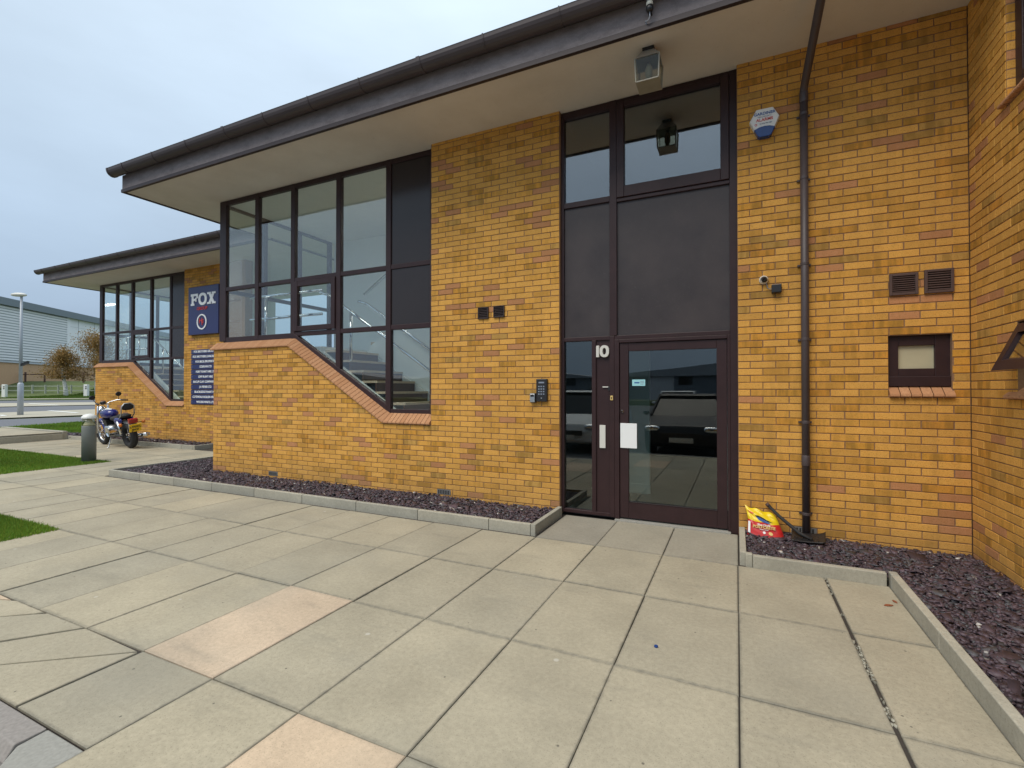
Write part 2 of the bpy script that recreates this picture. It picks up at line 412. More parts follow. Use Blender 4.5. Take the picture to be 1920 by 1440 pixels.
for z in zs:
    for x in xs:
        p = Vector((CAM.x, CAM.y, 0))+RT*x+fh*z; gv.append((p.x, p.y, terrain(p.x, p.y)-.02))
nx = len(xs)
for j in range(len(zs)-1):
    for i in range(nx-1): gf.append((j*nx+i, j*nx+i+1, (j+1)*nx+i+1, (j+1)*nx+i))
m = MB(); m.v = gv; m.f = gf
tag(m.build('ground', 'field', None, smooth=True, at=(0, 0, 0)), kind='structure')

def strip(name, mat, lo, hi, lift, ext=(-.6, 1.5), kind='structure', n=24):
    """a band draped on the terrain between two lines, each given by two picture points"""
    A0, A1, B0, B1 = [hit(*p) for p in (lo[0], lo[1], hi[0], hi[1])]
    m = MB()
    for i in range(n+1):
        t = ext[0]+(ext[1]-ext[0])*i/n; a = A0.lerp(A1, t) if 0 <= t <= 1 else A0+(A1-A0)*t; b = B0+(B1-B0)*t
        for k in range(5):
            q = a+(b-a)*(k/4); m.v.append((q.x, q.y, terrain(q.x, q.y)+lift))
    for i in range(n):
        for k in range(4): m.f.append((i*5+k, (i+1)*5+k, (i+1)*5+k+1, i*5+k+1))
    return tag(m.build(name, mat, None), kind=kind)
strip('road', 'asphalt_far', ((0, 805), (155, 796)), ((0, 787), (155, 781.5)), .006)
strip('pavement', 'tan_far', ((0, 785.5), (155, 780)), ((0, 775), (155, 769.5)), .04)
strip('road', 'asphalt_far', ((0, 774.6), (155, 769.2)), ((0, 764), (155, 760.7)), .008)
strip('pavement', 'tan_far', ((0, 763.8), (155, 760.5)), ((0, 757), (155, 755.3)), .04)
strip('road', 'asphalt_far', ((0, 756.8), (155, 755.1)), ((0, 751.6), (155, 750.2)), .008)
strip('kerb', 'tan_far', ((0, 751.3), (155, 749.9)), ((0, 750.2), (155, 748.9)), .10)
for (a, b) in (((92, 771.5), (146, 776)), ((53, 757.6), (110, 761.3)), ((0, 780), (9, 781.5))):
    P, Q = hit(*a), hit(*b); d = (Q-P).normalized()*0; n_ = Vector((-(Q-P).y, (Q-P).x, 0)).normalized()*.10
    mm = MB(); pts = []
    for k in range(9):
        c = P.lerp(Q, k/8)
        for s in (-1, 1): q = c+n_*s; mm.v.append((q.x, q.y, terrain(q.x, q.y)+.05))
    for k in range(8): mm.f.append((2*k, 2*k+1, 2*k+3, 2*k+2))
    tag(mm.build('road_marking', 'road_paint', None), kind='structure')

# ------------------------------------------------------------------ paving
pav = MB().box(-21.5, 1.06, -4.27, 2.9, -.15, -.014).box(-2.41, 1.06, -5.66, -4.27, -.15, -.014)
PAV = tag(pav.build('paving', 'soil', None, at=(0, 0, 0)), kind='structure')
XJ = lambda k: .007-.6075*k
ROWS = [-5.63, -4.69, -3.745, -2.76, -1.815, -.883, .05, .985, 1.93]
def chamfer_slab(w, d, h, c=.004, seed=0):
    m = MB(); x, y = w/2, d/2
    r = random.Random(seed)
    m.v = [(-x, -y, -h), (x, -y, -h), (x, y, -h), (-x, y, -h), (-x, -y, -c), (x, -y, -c), (x, y, -c), (-x, y, -c),
           (-x+c, -y+c, 0), (x-c, -y+c, 0), (x-c, y-c, 0), (-x+c, y-c, 0)]
    m.f = [(0, 3, 2, 1), (8, 9, 10, 11)]+[(i, (i+1) % 4, 4+(i+1) % 4, 4+i) for i in range(4)]+[(4+i, 4+(i+1) % 4, 8+(i+1) % 4, 8+i) for i in range(4)]
    return m
SLABM = {}
def slab(x0, x1, y0, y1, mat='paving', gap=None):
    g = gap if gap is not None else random.choice([.0015, .002, .0025, .003, .004])
    w, d = round(x1-x0-2*g, 3), round(y1-y0-2*g, 3); key = (w, d, mat)
    if key not in SLABM: SLABM[key] = chamfer_slab(w, d, .045).mesh('slab'); SLABM[key].materials.append(MT[mat])
    o = bpy.data.objects.new('slab', SLABM[key]); COL.objects.link(o); o.parent = PAV
    o.location = ((x0+x1)/2+random.uniform(-.0015, .0015), (y0+y1)/2+random.uniform(-.0015, .0015), random.uniform(-.004, .002))
    o.rotation_euler = (random.uniform(-.0028, .0028), random.uniform(-.0028, .0028), random.uniform(-.002, .002)); return o
for r in range(len(ROWS)-1):
    y0, y1 = ROWS[r], ROWS[r+1]
    for k in range(-1, 36):
        x0, x1 = XJ(k+1), XJ(k); cx, cy = (x0+x1)/2, (y0+y1)/2; mat = 'paving'
        if k == -1 and cy > -.9: continue
        if cy < -3.745 and x0 < -2.46: continue                      # fan of cut slabs / parking bay
        if cx < -6.43 and cy < -2.76: continue                       # lawn
        if cx < -11.45 and cy < .05: continue
        if cy > -.883 and -9.75 < cx < -1.85: continue               # planting bed and office
        if cy > .05 and cx > -9.75: continue
        if r == 5 and -1.85 < cx < .04: y1_ = .045; mat = 'paving_dark'
        else: y1_ = y1
        if r == 2 and k == 4: mat = 'paving_peach'
        if r == 1 and k == 2: mat = 'paving_peach'
        slab(x0, x1, y0, y1_, mat)
    if -5.7 < y0 and y1 < -.8: slab(.628, 1.03, y0, y1, gap=.003)
def crumbs():
    n = 420; P = np.column_stack([RNG.uniform(.608, .634, n), RNG.uniform(-5.6, -.90, n)]); P = P[(np.sin(P[:,1]*5.1)+np.sin(P[:,1]*11.7+1)*.8) > -.25]; n = len(P)
    V = []; Fx = []
    for i in range(n):
        r = RNG.uniform(.003, .011); b = len(V); V += [(P[i,0]+r*math.cos(a)*RNG.uniform(.6, 1.3), P[i,1]+1.8*r*math.sin(a)*RNG.uniform(.6, 1.3), z) for z in (-.012, RNG.uniform(-.007, -.001)) for a in (0, PI/2, PI, 3*PI/2)]
        Fx += [(b+4, b+5, b+6, b+7)]+[(b+j, b+(j+1) % 4, b+4+(j+1) % 4, b+4+j) for j in range(4)]
    t_ = RNG.uniform(.4, 1.3, n); c = np.column_stack([.30*t_, .29*t_, .235*t_, np.ones(n)])
    me = np_mesh('joint_crumbs', np.array(V), np.array(Fx), np.repeat(c, 8, axis=0), ['slate']); o = bpy.data.objects.new('joint_crumbs', me); COL.objects.link(o); o.parent = PAV; o['kind'] = 'stuff'
crumbs()
def cut_slab(poly, mat='paving'):
    c = (sum(p[0] for p in poly)/len(poly), sum(p[1] for p in poly)/len(poly))
    pl = [(c[0]+(x-c[0])*.992, c[1]+(y-c[1])*.988) for x, y in poly]
    m = MB(); n = len(pl); e = .004
    m.v = [(x, y, -.045) for x, y in pl]+[(x, y, -e) for x, y in pl]+[(c[0]+(x-c[0])*.985, c[1]+(y-c[1])*.985, -random.uniform(0, .002)) for x, y in pl]
    m.f = [tuple(range(n))[::-1], tuple(range(2*n, 3*n))]+[(i, (i+1) % n, n+(i+1) % n, n+i) for i in range(n)]+[(n+i, n+(i+1) % n, 2*n+(i+1) % n, 2*n+i) for i in range(n)]
    m.build('slab', mat, PAV)
YB = -4.272
cut_slab([(-3.03, YB), (-2.42, YB), (-2.42, -3.745), (-3.03, -3.745)])
cut_slab([(-3.735, YB), (-3.045, YB), (-3.04, -3.765)])
cut_slab([(-4.08, YB), (-3.75, YB), (-3.055, -3.76), (-3.635, -3.745)])
cut_slab([(-4.80, YB), (-4.12, YB), (-3.66, -3.745), (-4.10, -3.745), (-4.33, -3.91)])
cut_slab([(-6.2, YB), (-4.84, YB), (-4.36, -3.92), (-4.14, -3.75), (-4.53, -3.745)])
cut_slab([(-6.4, -4.2), (-6.2, YB), (-4.6, -3.755), (-4.95, -3.745)], 'paving_peach')
cut_slab([(-6.42, -4.1), (-5.0, -3.75), (-6.42, -3.75)])

# road kerb of the parking bay, and the asphalt
ck = tag(MB().box(-9, -2.41, -4.29, -4.279, -.15, -.02).build('bay_kerb', 'soil', None, at=(0, 0, 0)), kind='structure')
def bullnose(x0, x1, y0, y1, mat, ax='x'):
    """road kerb stone with a sloped front arris"""
    m = MB()
    if ax == 'x': m.prism([(y1, -.15), (y0, -.15), (y0, -.055), (y0+.035, -.002), (y1, -.002)], lambda u, v, d: (d, u, v), x0, x1)
    else: m.prism([(x1, -.15), (x0, -.15), (x0, -.055), (x0+.035, -.002), (x1, -.002)], lambda u, v, d: (u, d, v), y0, y1)
    return m.build('kerb_stone', mat, ck, bevel=.005)
x = -2.716
while x > -8.5: bullnose(x-.905, x-.004, -4.42, -4.281, 'kerb_pink'); x -= .909
cs = MB().prism([(-2.712, -4.281), (-2.712, -4.42), (-2.60, -4.53), (-2.55, -4.62), (-2.417, -4.62), (-2.417, -4.281)], lambda u, v, d: (u, v, d), -.15, -.05)
cs.prism([(-2.71, -4.281), (-2.70, -4.385), (-2.58, -4.50), (-2.53, -4.62), (-2.417, -4.62), (-2.417, -4.281)], lambda u, v, d: (u, v, d), -.049, -.002)
cs.build('kerb_stone', 'kerb_blue', ck, bevel=.006)
bullnose(-2.55, -2.417, -5.54, -4.625, 'kerb_pink', 'y')
for i in range(4): bullnose(-2.417+i*.91, -2.417+i*.91+.906, -5.80, -5.665, 'kerb_pink')
m = MB().add([(-60, -61.9, -.118), (40, -61.9, -.118), (40, -5.7, -.118), (-60, -5.7, -.118)], [(0, 1, 2, 3)])
m.add([(-60, -5.7, -.118), (-2.45, -5.7, -.118), (-2.45, -4.3, -.118), (-60, -4.3, -.118)], [(0, 1, 2, 3)])
tag(m.build('car_park', 'asphalt', None), kind='structure')

# ------------------------------------------------------------------ edging kerbs of the planting beds
def edging(name, runs, dz=0.0):
    root = tag(MB().box(runs[0][0], runs[0][0]+.02, runs[0][1], runs[0][1]+.02, -.15, -.02).build(name, 'soil', None, at=(0, 0, 0)), kind='structure')
    for (x0, y0, x1, y1, L) in runs:                       # a straight run of stones, 50 mm wide
        d = Vector((x1-x0, y1-y0, 0)); T = d.length; d.normalize(); nrm = Vector((-d.y, d.x, 0)); s = 0; i = 0
        while s < T-.02:
            e = min(T, s+L); c = Vector((x0, y0, 0))+d*((s+e)/2)
            m = MB().obox((c.x, c.y, -.01+random.uniform(-.003, .003)), d*((e-s)/2-.003), nrm*.026, (0, 0, .11))
            m.build('kerb_stone', 'kerb_concrete', root, bevel=.006); s = e; i += 1
    return root
edging('planting_bed_edging', [(-9.70, -.80, -1.90, -.80, .915), (-1.872, -.83, -1.872, .0, .86), (-9.70, 1.9, -9.70, -.772, .915)])
edging('planting_bed_edging', [(.045, -.83, .045, -.005, .9), (.115, -.862, 1.03, -.862, .9), (1.056, -5.5, 1.056, -.835, .915), (.09, -.80, .09, -.862, .1)])
edging('planting_bed_edging', [(-19.7, 1.955, -11.93, 1.955, .915), (-11.9, 1.93, -11.9, 2.75, .86)])

# ------------------------------------------------------------------ slate chippings
def slate(rects, dens, label, zt=.068, big=1.0):
    P = []
    for (x0, x1, y0, y1) in rects:
        n = int((x1-x0)*(y1-y0)*dens); P.append(np.column_stack([RNG.uniform(x0, x1, n), RNG.uniform(y0, y1, n)]))
    P = np.vstack(P); n = len(P)
    zc = zt+RNG.uniform(-.022, .010, n)+.010*np.sin(P[:,0]*3.1)*np.cos(P[:,1]*4.3)
    a = RNG.uniform(0, 2*PI, n); ln = RNG.lognormal(math.log(.0150), .50, n)*big; wd = ln*RNG.uniform(.4, .85, n); th = RNG.uniform(.002, .006, n)
    tx, ty = RNG.normal(0, .24, n), RNG.normal(0, .24, n)
    V = np.zeros((n, 8, 3)); base = [(-1, -1), (1, -1), (1, 1), (-1, 1)]
    for j, (sx_, sy_) in enumerate(base):
        u = ln*sx_*RNG.uniform(.45, 1.1, n); v = wd*sy_*RNG.uniform(.45, 1.1, n)
        X = u*np.cos(a)-v*np.sin(a); Y = u*np.sin(a)+v*np.cos(a); Z = X*tx+Y*ty
        V[:, j] = np.column_stack([P[:,0]+X, P[:,1]+Y, zc+Z+th]); V[:, j+4] = np.column_stack([P[:,0]+X, P[:,1]+Y, zc+Z-th])
    Fq = np.array([(0,1,2,3),(0,4,5,1),(1,5,6,2),(2,6,7,3),(3,7,4,0)]); Fa = (np.arange(n)[:,None,None]*8+Fq[None]).reshape(-1, 4)
    tone = RNG.uniform(.6, 1.5, n); c = np.column_stack([.074*tone, .052*tone, .064*tone, np.ones(n)])
    grey = RNG.random(n) < .18; c[grey, :3] = np.array([.075, .075, .085])*tone[grey, None]
    pale = RNG.random(n) < .016; c[pale, :3] = np.array([.42, .40, .38])*tone[pale, None]
    cols = np.repeat(c, 8, axis=0); V = V.reshape(-1, 3); F2 = [Fa]; 
    b0 = len(V); extra = []; fe = []
    for (x0, x1, y0, y1) in rects:
        k = len(extra)+b0; extra += [(x0, y0, .045), (x1, y0, .045), (x1, y1, .045), (x0, y1, .045)]; fe.append((k, k+1, k+2, k+3))
    V = np.vstack([V, np.array(extra)]); cols = np.vstack([cols, np.tile([[.035, .03, .034, 1]], (len(extra), 1))])
    Fa = np.vstack([Fa, np.array(fe)])
    me = np_mesh('slate_chippings', V, Fa, cols, ['slate']); o = bpy.data.objects.new('slate_chippings', me); COL.objects.link(o)
    return tag(o, label, 'slate chippings', kind='stuff')
slate([(-9.66, -1.90, -.772, .0), (-9.66, -8.2, .0, 1.9)], 2100, 'purple slate chippings in the bed under the sloping stair window')
slate([(.075, 1.80, -.835, .0), (1.085, 1.80, -5.4, -.835)], 3400, 'purple slate chippings in the bed around the drainpipe foot and brick corner')
slate([(-19.6, -11.94, 1.985, 2.75)], 450, 'purple slate chippings in the far bed behind the motorbike', big=1.5)

# ------------------------------------------------------------------ lawns
def lawn(rects, dens, label, z0=0.0, hgt=(.018, .036), wid=.0035, name='lawn'):
    P = []
    for (x0, x1, y0, y1) in rects:
        n = int((x1-x0)*(y1-y0)*dens); P.append(np.column_stack([RNG.uniform(x0, x1, n), RNG.uniform(y0, y1, n)]))
    P = np.vstack(P)+RNG.normal(0, .014, (sum(map(len, P)), 2)); n = len(P); a = RNG.uniform(0, 2*PI, n); h = RNG.uniform(*hgt, n)*RNG.choice([.7, 1, 1, 1.5], n); w = wid*RNG.uniform(.6, 1.5, n)
    lean = RNG.normal(0, .012, (n, 2)); V = np.zeros((n, 3, 3)); zz = np.array([z0(x_, y_) for x_, y_ in P]) if callable(z0) else np.full(n, z0)
    V[:, 0] = np.column_stack([P[:,0]-w*np.cos(a), P[:,1]-w*np.sin(a), zz]); V[:, 1] = np.column_stack([P[:,0]+w*np.cos(a), P[:,1]+w*np.sin(a), zz])
    V[:, 2] = np.column_stack([P[:,0]+lean[:,0], P[:,1]+lean[:,1], zz+h])
    patch = .5+.5*np.sin(P[:,0]*1.7+np.sin(P[:,1]*2.3))*np.sin(P[:,1]*1.9+.7); tone = RNG.uniform(.65, 1.35, n)*(.8+.4*patch)
    c = np.column_stack([.15*tone*(.7+.6*RNG.random(n)), .25*tone, .028*tone, np.ones(n)]); cols = np.repeat(c, 3, axis=0)
    Fa = np.arange(n*3).reshape(n, 3); V = V.reshape(-1, 3); ex = []; fe = []; b0 = len(V)
    for (x0, x1, y0, y1) in rects:
        nxg, nyg = (12, 12) if callable(z0) else (1, 1)
        for i in range(nxg):
            for j in range(nyg):
                q = [(x0+(x1-x0)*(i+di)/nxg, y0+(y1-y0)*(j+dj)/nyg) for di, dj in ((0,0),(1,0),(1,1),(0,1))]
                k = len(ex)+b0; ex += [(u, v, (z0(u, v) if callable(z0) else z0)+.002) for u, v in q]; fe += [(k, k+1, k+2), (k, k+2, k+3)]
    V = np.vstack([V, np.array(ex)]); cols = np.vstack([cols, np.tile([[.060, .095, .014, 1]], (len(ex), 1))]); Fa = np.vstack([Fa, np.array(fe)])
    me = np_mesh(name, V, Fa, cols, ['grass']); o = bpy.data.objects.new(name, me); COL.objects.link(o)
    return tag(o, label, 'grass', kind='stuff')
lawn([(-8.6, -6.44, -4.25, -2.775)], 26000, 'green lawn corner ending in a point at the path crossing', -.008)
lawn([(-14.2, -11.46, -3.2, .03), (-18.0, -14.2, -2.5, .03)], 7000, 'green lawn with the grey bollard light at its tip', -.006, wid=.006)
lawn([(-25, -18.35, 2.6, 5.4), (-18.4, -17.3, 1.95, 2.7)], 1600, 'green lawn strip beside the end of the far office', lambda x, y: max(terrain(x, y), -.02)+.01, (.03, .06), .014)
for r_ in ((-8.6, -6.43, -4.26, -2.77), (-18.0, -11.45, -3.2, .04)):
    tag(MB().box(r_[0], r_[1], r_[2], r_[3], -.16, -.012).build('soil_bed', 'soil', None), kind='structure')
# low raised landing beside the far lawn
pl = MB().box(-21.8, -17.86, -4, 1.76, -.15, .17)
PLT = tag(pl.build('raised_landing', 'kerb_concrete', None, at=(-19.8, 0, -.15)), kind='structure')
for i in range(6): BOX('slab', 'paving', PLT, -21.8+i*.658, -21.8+i*.658+.652, -4, 1.80, .172, .21)
BOX('kerb_stone', 'kerb_concrete', PLT, -21.8, -17.84, 1.805, 1.93, -.1, .235, bevel=.01)
BOX('kerb_stone', 'kerb_concrete', PLT, -17.852, -17.80, -4, 1.803, -.1, .165, bevel=.005)

# ------------------------------------------------------------------ brickwork generator
C0, CH = .0207, .069
def clip(poly, a, b, c):
    out = []; n = len(poly)
    for i in range(n):
        p, q = poly[i], poly[(i+1) % n]; dp, dq = a*p[0]+b*p[1]-c, a*q[0]+b*q[1]-c
        if dp <= 0: out.append(p)
        if (dp < 0 < dq) or (dq < 0 < dp):
            t = dp/(dp-dq); out.append((p[0]+(q[0]-p[0])*t, p[1]+(q[1]-p[1])*t))
    return out
def area(p): return .5*abs(sum(p[i][0]*p[(i+1) % len(p)][1]-p[(i+1) % len(p)][0]*p[i][1] for i in range(len(p))))
def brick_tone(r):
    q = r.random(); f = r.uniform(.88, 1.10)
    if q < .068: c = (.50*f, .238*f, .108*f, .15)                                   # salmon red
    elif q < .105: c = (.52*f, .305*f, .080*f, .8)                                 # olive grey, flashed
    elif q < .20: h = r.uniform(-.02, .02); c = ((.62+h)*f, (.305-h*.3)*f, .048*f, .85)   # strongly flashed yellow
    elif q < .45: c = (.67*f, .350*f, .070*f, .40)
    else: c = (.70*f, .378*f, .086*f, .12)
    return c
def add_brick(m, cols, poly, fn, tone, w=0.0, ch=.0022, depth=.03):
    n = len(poly); cx = sum(p[0] for p in poly)/n; cy = sum(p[1] for p in poly)/n; b = len(m.v)
    sx_ = max(p[0] for p in poly)-min(p[0] for p in poly); sy_ = max(p[1] for p in poly)-min(p[1] for p in poly)
    kx = 1-2*ch/max(sx_, .02); ky = 1-2*ch/max(sy_, .02)
    m.v += [tuple(fn(u, v, -depth)) for u, v in poly]+[tuple(fn(u, v, w-ch)) for u, v in poly]+[tuple(fn(cx+(u-cx)*kx, cy+(v-cy)*ky, w)) for u, v in poly]
    m.f += [tuple(b+2*n+i for i in range(n))]
    for i in range(n):
        j = (i+1) % n; m.f += [(b+i, b+j, b+n+j, b+n+i), (b+n+i, b+n+j, b+2*n+j, b+2*n+i)]
    cols += [tone]*(3*n)
def courses(u0, u1, ztop, L, rnd, shift=0):
    """running bond from u0 to u1: yields rectangles"""
    k = 0; out = []
    while C0+k*CH < ztop-.01:
        z0, z1 = C0+k*CH+.0042, min(C0+(k+1)*CH-.0042, ztop)
        u = u0-(L/2 if (k+shift) % 2 else 0)
        while u < u1-.01:
            a, b = max(u, u0)+.0042+rnd.uniform(-.001, .001), min(u+L, u1)-.0042+rnd.uniform(-.001, .001)
            if b-a > .02: out.append((a, b, z0+rnd.uniform(-.0008, .0008), z1+rnd.uniform(-.0008, .0008)))
            u += L
        k += 1
    return out
UNITB = {}
def wall_bricks(parent, polys, fn, rot, rnd, singles, dist):
    """polys: list of (poly, rect or None). The nearest whole bricks become objects, the rest one mesh."""
    order = sorted(range(len(polys)), key=lambda i: dist(polys[i][0]) if polys[i][1] else 1e9)
    solo = set([i for i in order[:singles] if polys[i][1]]); m = MB(); cols = []
    for i, (p, rect) in enumerate(polys):
        tone = brick_tone(rnd); w = rnd.uniform(-.0018, .0015)
        if i in solo:
            a, b, c, d = rect; wd, hd = b-a, d-c; key = (round(wd*100), rnd.randrange(26))
            if key not in UNITB:
                mm = MB(); cc = []; W2, H2 = round(wd*100)/200, .0303
                add_brick(mm, cc, [(-W2, -H2), (W2, -H2), (W2, H2), (-W2, H2)], lambda u, v, d_: (u, -d_, v), tone)
                me = mm.mesh('brick'); set_attr(me, cc); me.materials.append(MT['buff_brick']); UNITB[key] = me
            o = bpy.data.objects.new('brick', UNITB[key]); COL.objects.link(o); o.parent = parent
            o.location = Vector(fn((a+b)/2, (c+d)/2, w)); o.rotation_euler = (0, 0, rot); o.scale = (wd/(round(wd*100)/100), 1, hd/.0606)
        else: add_brick(m, cols, p, fn, tone, w)
    o = m.build('brickwork', 'buff_brick', parent, local=True); set_attr(o.data, cols); o['kind'] = 'stuff'; return o

# ------------------------------------------------------------------ the office units (local frame: x along the front, y into the building)
COPE = [(-8.26, 2.245), (-6.33, 2.245), (-4.45, 1.10), (-3.69, 1.10)]
def under(u):      # underside of the sloping sill
    if u < -6.36: return 2.145
    if u < -4.478: return 2.145+(u+6.36)*(1.0-2.145)/(-4.478+6.36)
    return 1.0
SOF = 4.75
def P3(x, y, z): return (x, y, z)

def front_polys(rnd, x_right=True):
    out = []
    L = (8.2-1.877)/28
    for (a, b, c, d) in courses(-8.2, -1.877, SOF, L, rnd):
        rect = [(a, c), (b, c), (b, d), (a, d)]
        if a >= -3.69: out.append((rect, (a, b, c, d)))
        elif b > -3.69:
            if d <= 1.0: out.append((rect, (a, b, c, d)))
            elif b+3.69 > .02: out.append(([(-3.686, c), (b, c), (b, d), (-3.686, d)], None))
        else:
            if d <= min(under(a), under(b))-.004: out.append((rect, (a, b, c, d))); continue
            cuts = [a]+[x for x in (-6.36, -4.478) if a < x < b]+[b]
            for s, e in zip(cuts[:-1], cuts[1:]):
                sl = (under(e-1e-4)-under(s+1e-4))/max(e-s, 1e-3)
                p = clip([(s, c), (e, c), (e, d), (s, d)], -sl, 1, under(s+1e-4)-sl*s-.003)
                if len(p) > 2 and area(p) > 2e-4: out.append((p, None))
    if x_right:
        for (a, b, c, d) in courses(.015, 1.80, SOF, 1.785/8, rnd, 1):
            zc = (c+d)/2
            if 1.41 < zc < 1.95 and b > 1.237 and a < 1.68:
                if a < 1.237-.03: out.append(([(a, c), (1.235, c), (1.235, d), (a, d)], None))
                if b > 1.68+.03: out.append(([(1.682, c), (b, c), (b, d), (1.682, d)], None))
            else: out.append(([(a, c), (b, c), (b, d), (a, d)], (a, b, c, d)))
    return out

def coping(parent, pts, fn, L=.0695):
    """brick-on-edge sill following a polyline in the wall plane"""
    root = MB()
    for (p, q) in zip(pts[:-1], pts[1:]): 
        root.prism([(p[0], p[1]-.10), (q[0], q[1]-.10), (q[0], q[1]-.045), (p[0], p[1]-.045)], fn, -.097, -.02)
    sill = root.build('window_sill', 'mortar', parent, local=True); segs = list(zip(pts[:-1], pts[1:]))
    for si, (p, q) in enumerate(segs):
        d = Vector((q[0]-p[0], q[1]-p[1])); T = d.length; d.normalize(); nrm = Vector((-d.y, d.x)); k = max(1, round(T/L)); st = T/k
        # mitre directions at both ends
        def mit(a, b):
            if a is None or b is None: return None
            return (a+b).normalized()
        dp = (Vector(segs[si-1][1])-Vector(segs[si-1][0])).normalized() if si else None
        dn = (Vector(segs[si+1][1])-Vector(segs[si+1][0])).normalized() if si < len(segs)-1 else None
        for i in range(k):
            s0, s1 = i*st+.0035, (i+1)*st-.0035; vs = []
            def shear(s, n, m):
                return 0 if m is None else n*math.tan(math.atan2(m.y, m.x)-math.atan2(d.y, d.x))*-1
            for s, mm in ((s0, mit(dp, d) if i == 0 else None), (s1, mit(d, dn) if i == k-1 else None)):
                for (w, n) in ((-.098, -.103), (.030, -.103), (.035, -.094), (.031, -.078), (-.098, .034)):
                    pt = Vector(p)+d*(s+shear(s, n, mm))+nrm*n; vs.append(fn(pt.x, pt.y, w+random.uniform(-.0006, .0006)))
            MB().add(vs, [(4, 3, 2, 1, 0), (5, 6, 7, 8, 9)]+[(j, (j+1) % 5, 5+(j+1) % 5, 5+j) for j in range(5)]).build('sill_brick', 'sill_brick', sill, local=True)
    return sill

def member(parent, boxes, name, mat='brown_frame', bevel=.004):
    m = MB(); [m.box(*b) for b in boxes]; return m.build(name, mat, parent, local=True, bevel=bevel)
def pane(parent, poly, fn, y, mat='clear_glass', th=.006, name='pane'):
    m = MB().prism(poly, fn, y, y+th); return m.build(name, mat, parent, local=True)
R4 = lambda a, b, c, d: [(a, c), (b, c), (b, d), (a, d)]
XZ = lambda u, v, d: (u, d, v)

def stair_window(B):
    y0, y1 = .095, .165; VX = [(-8.195, -8.03), (-7.29, -7.20), (-6.445, -6.355), (-5.48, -5.39), (-4.53, -4.44), (-3.775, -3.685)]
    m = MB(); lowz = [2.30, 2.30, 2.24, 1.62, 1.10, 1.10]
    for (a, b), z in zip(VX, lowz): m.box(a, b, y0, y1, z, SOF-.004)
    for (a, b) in zip(VX[:-1], VX[1:]):
        m.box(a[1], b[0], y0+.004, y1-.003, 4.675, SOF-.004); m.box(a[1], b[0], y0+.004, y1-.003, 3.172, 3.238)
    m.box(VX[0][1], VX[2][0], y0+.004, y1-.003, 2.265, 2.365)
    for i in (2, 3, 4): m.box(VX[i][1], VX[i+1][0], y0+.004, y1-.003, 2.312, 2.380)
    m.box(-4.44, -3.775, y0+.004, y1-.003, 1.115, 1.19)
    s = (1.13-2.275)/(-4.50+6.42); f0 = lambda x: 2.275+(x+6.42)*s
    m.prism([(-6.42, f0(-6.42)), (-4.50, f0(-4.50)), (-4.50, f0(-4.50)+.115), (-6.42, f0(-6.42)+.115)], XZ, y0-.004, y1+.003)
    W_ = m.build('stair_window', 'brown_frame', B, local=True, bevel=.005)
    yp = .125
    for i in range(4): pane(W_, R4(VX[i][1]-.005, VX[i+1][0]+.005, 3.235, 4.68), XZ, yp)
    pane(W_, R4(-4.445, -3.77, 3.235, 4.68), XZ, yp-.01, 'black_panel', .02, 'spandrel_panel')
    pane(W_, R4(-4.445, -3.77, 2.375, 3.176), XZ, yp-.01, 'black_panel', .02, 'spandrel_panel')
    for i in (0, 1): pane(W_, R4(VX[i][1]-.005, VX[i+1][0]+.005, 2.36, 3.176), XZ, yp)
    pane(W_, R4(-5.395, -4.525, 2.375, 3.176), XZ, yp)
    pane(W_, R4(-4.445, -3.77, 1.186, 2.316), XZ, yp)
    g = lambda x: f0(x)+.108
    pane(W_, [(-6.355, g(-6.355)+.06), (-5.475, g(-5.475)), (-5.475, 2.316), (-6.355, 2.316)], XZ, yp)
    pane(W_, [(-5.395, g(-5.395)), (-4.525, g(-4.525)), (-4.525, 2.316), (-5.395, 2.316)], XZ, yp)
    # top-hung opener
    mm = MB(); y2, y3 = y0-.02, y1-.04
    mm.box(-6.352, -6.272, y2, y3, 2.385, 3.168).box(-5.562, -5.482, y2, y3, 2.385, 3.168).box(-6.272, -5.562, y2+.002, y3, 2.385, 2.465).box(-6.272, -5.562, y2+.002, y3, 3.088, 3.168)
    mm.build('opening_sash', 'brown_frame', W_, local=True, bevel=.006)
    pane(W_, R4(-6.277, -5.557, 2.46, 3.093), XZ, yp-.02)
    # return of the glazing round the corner (side elevation)
    YZ = lambda u, v, d: (d, u, v); m = MB(); ys = [.166, .95, 1.75, 2.56]
    for a in ys[1:]: m.box(-8.195, -8.12, a-.04, a+.04, 2.27, SOF-.004)
    for z0_, z1_ in ((2.265, 2.36), (3.172, 3.238), (4.675, SOF-.004)): m.box(-8.19, -8.125, .166, 2.52, z0_, z1_)
    S_ = m.build('side_window', 'brown_frame', B, local=True, bevel=.004)
    for a, b in zip(ys[:-1], ys[1:]):
        pane(S_, R4(a+.01, b-.03, 2.355, 3.176), YZ, -8.165); pane(S_, R4(a+.01, b-.03, 3.235, 4.68), YZ, -8.165)

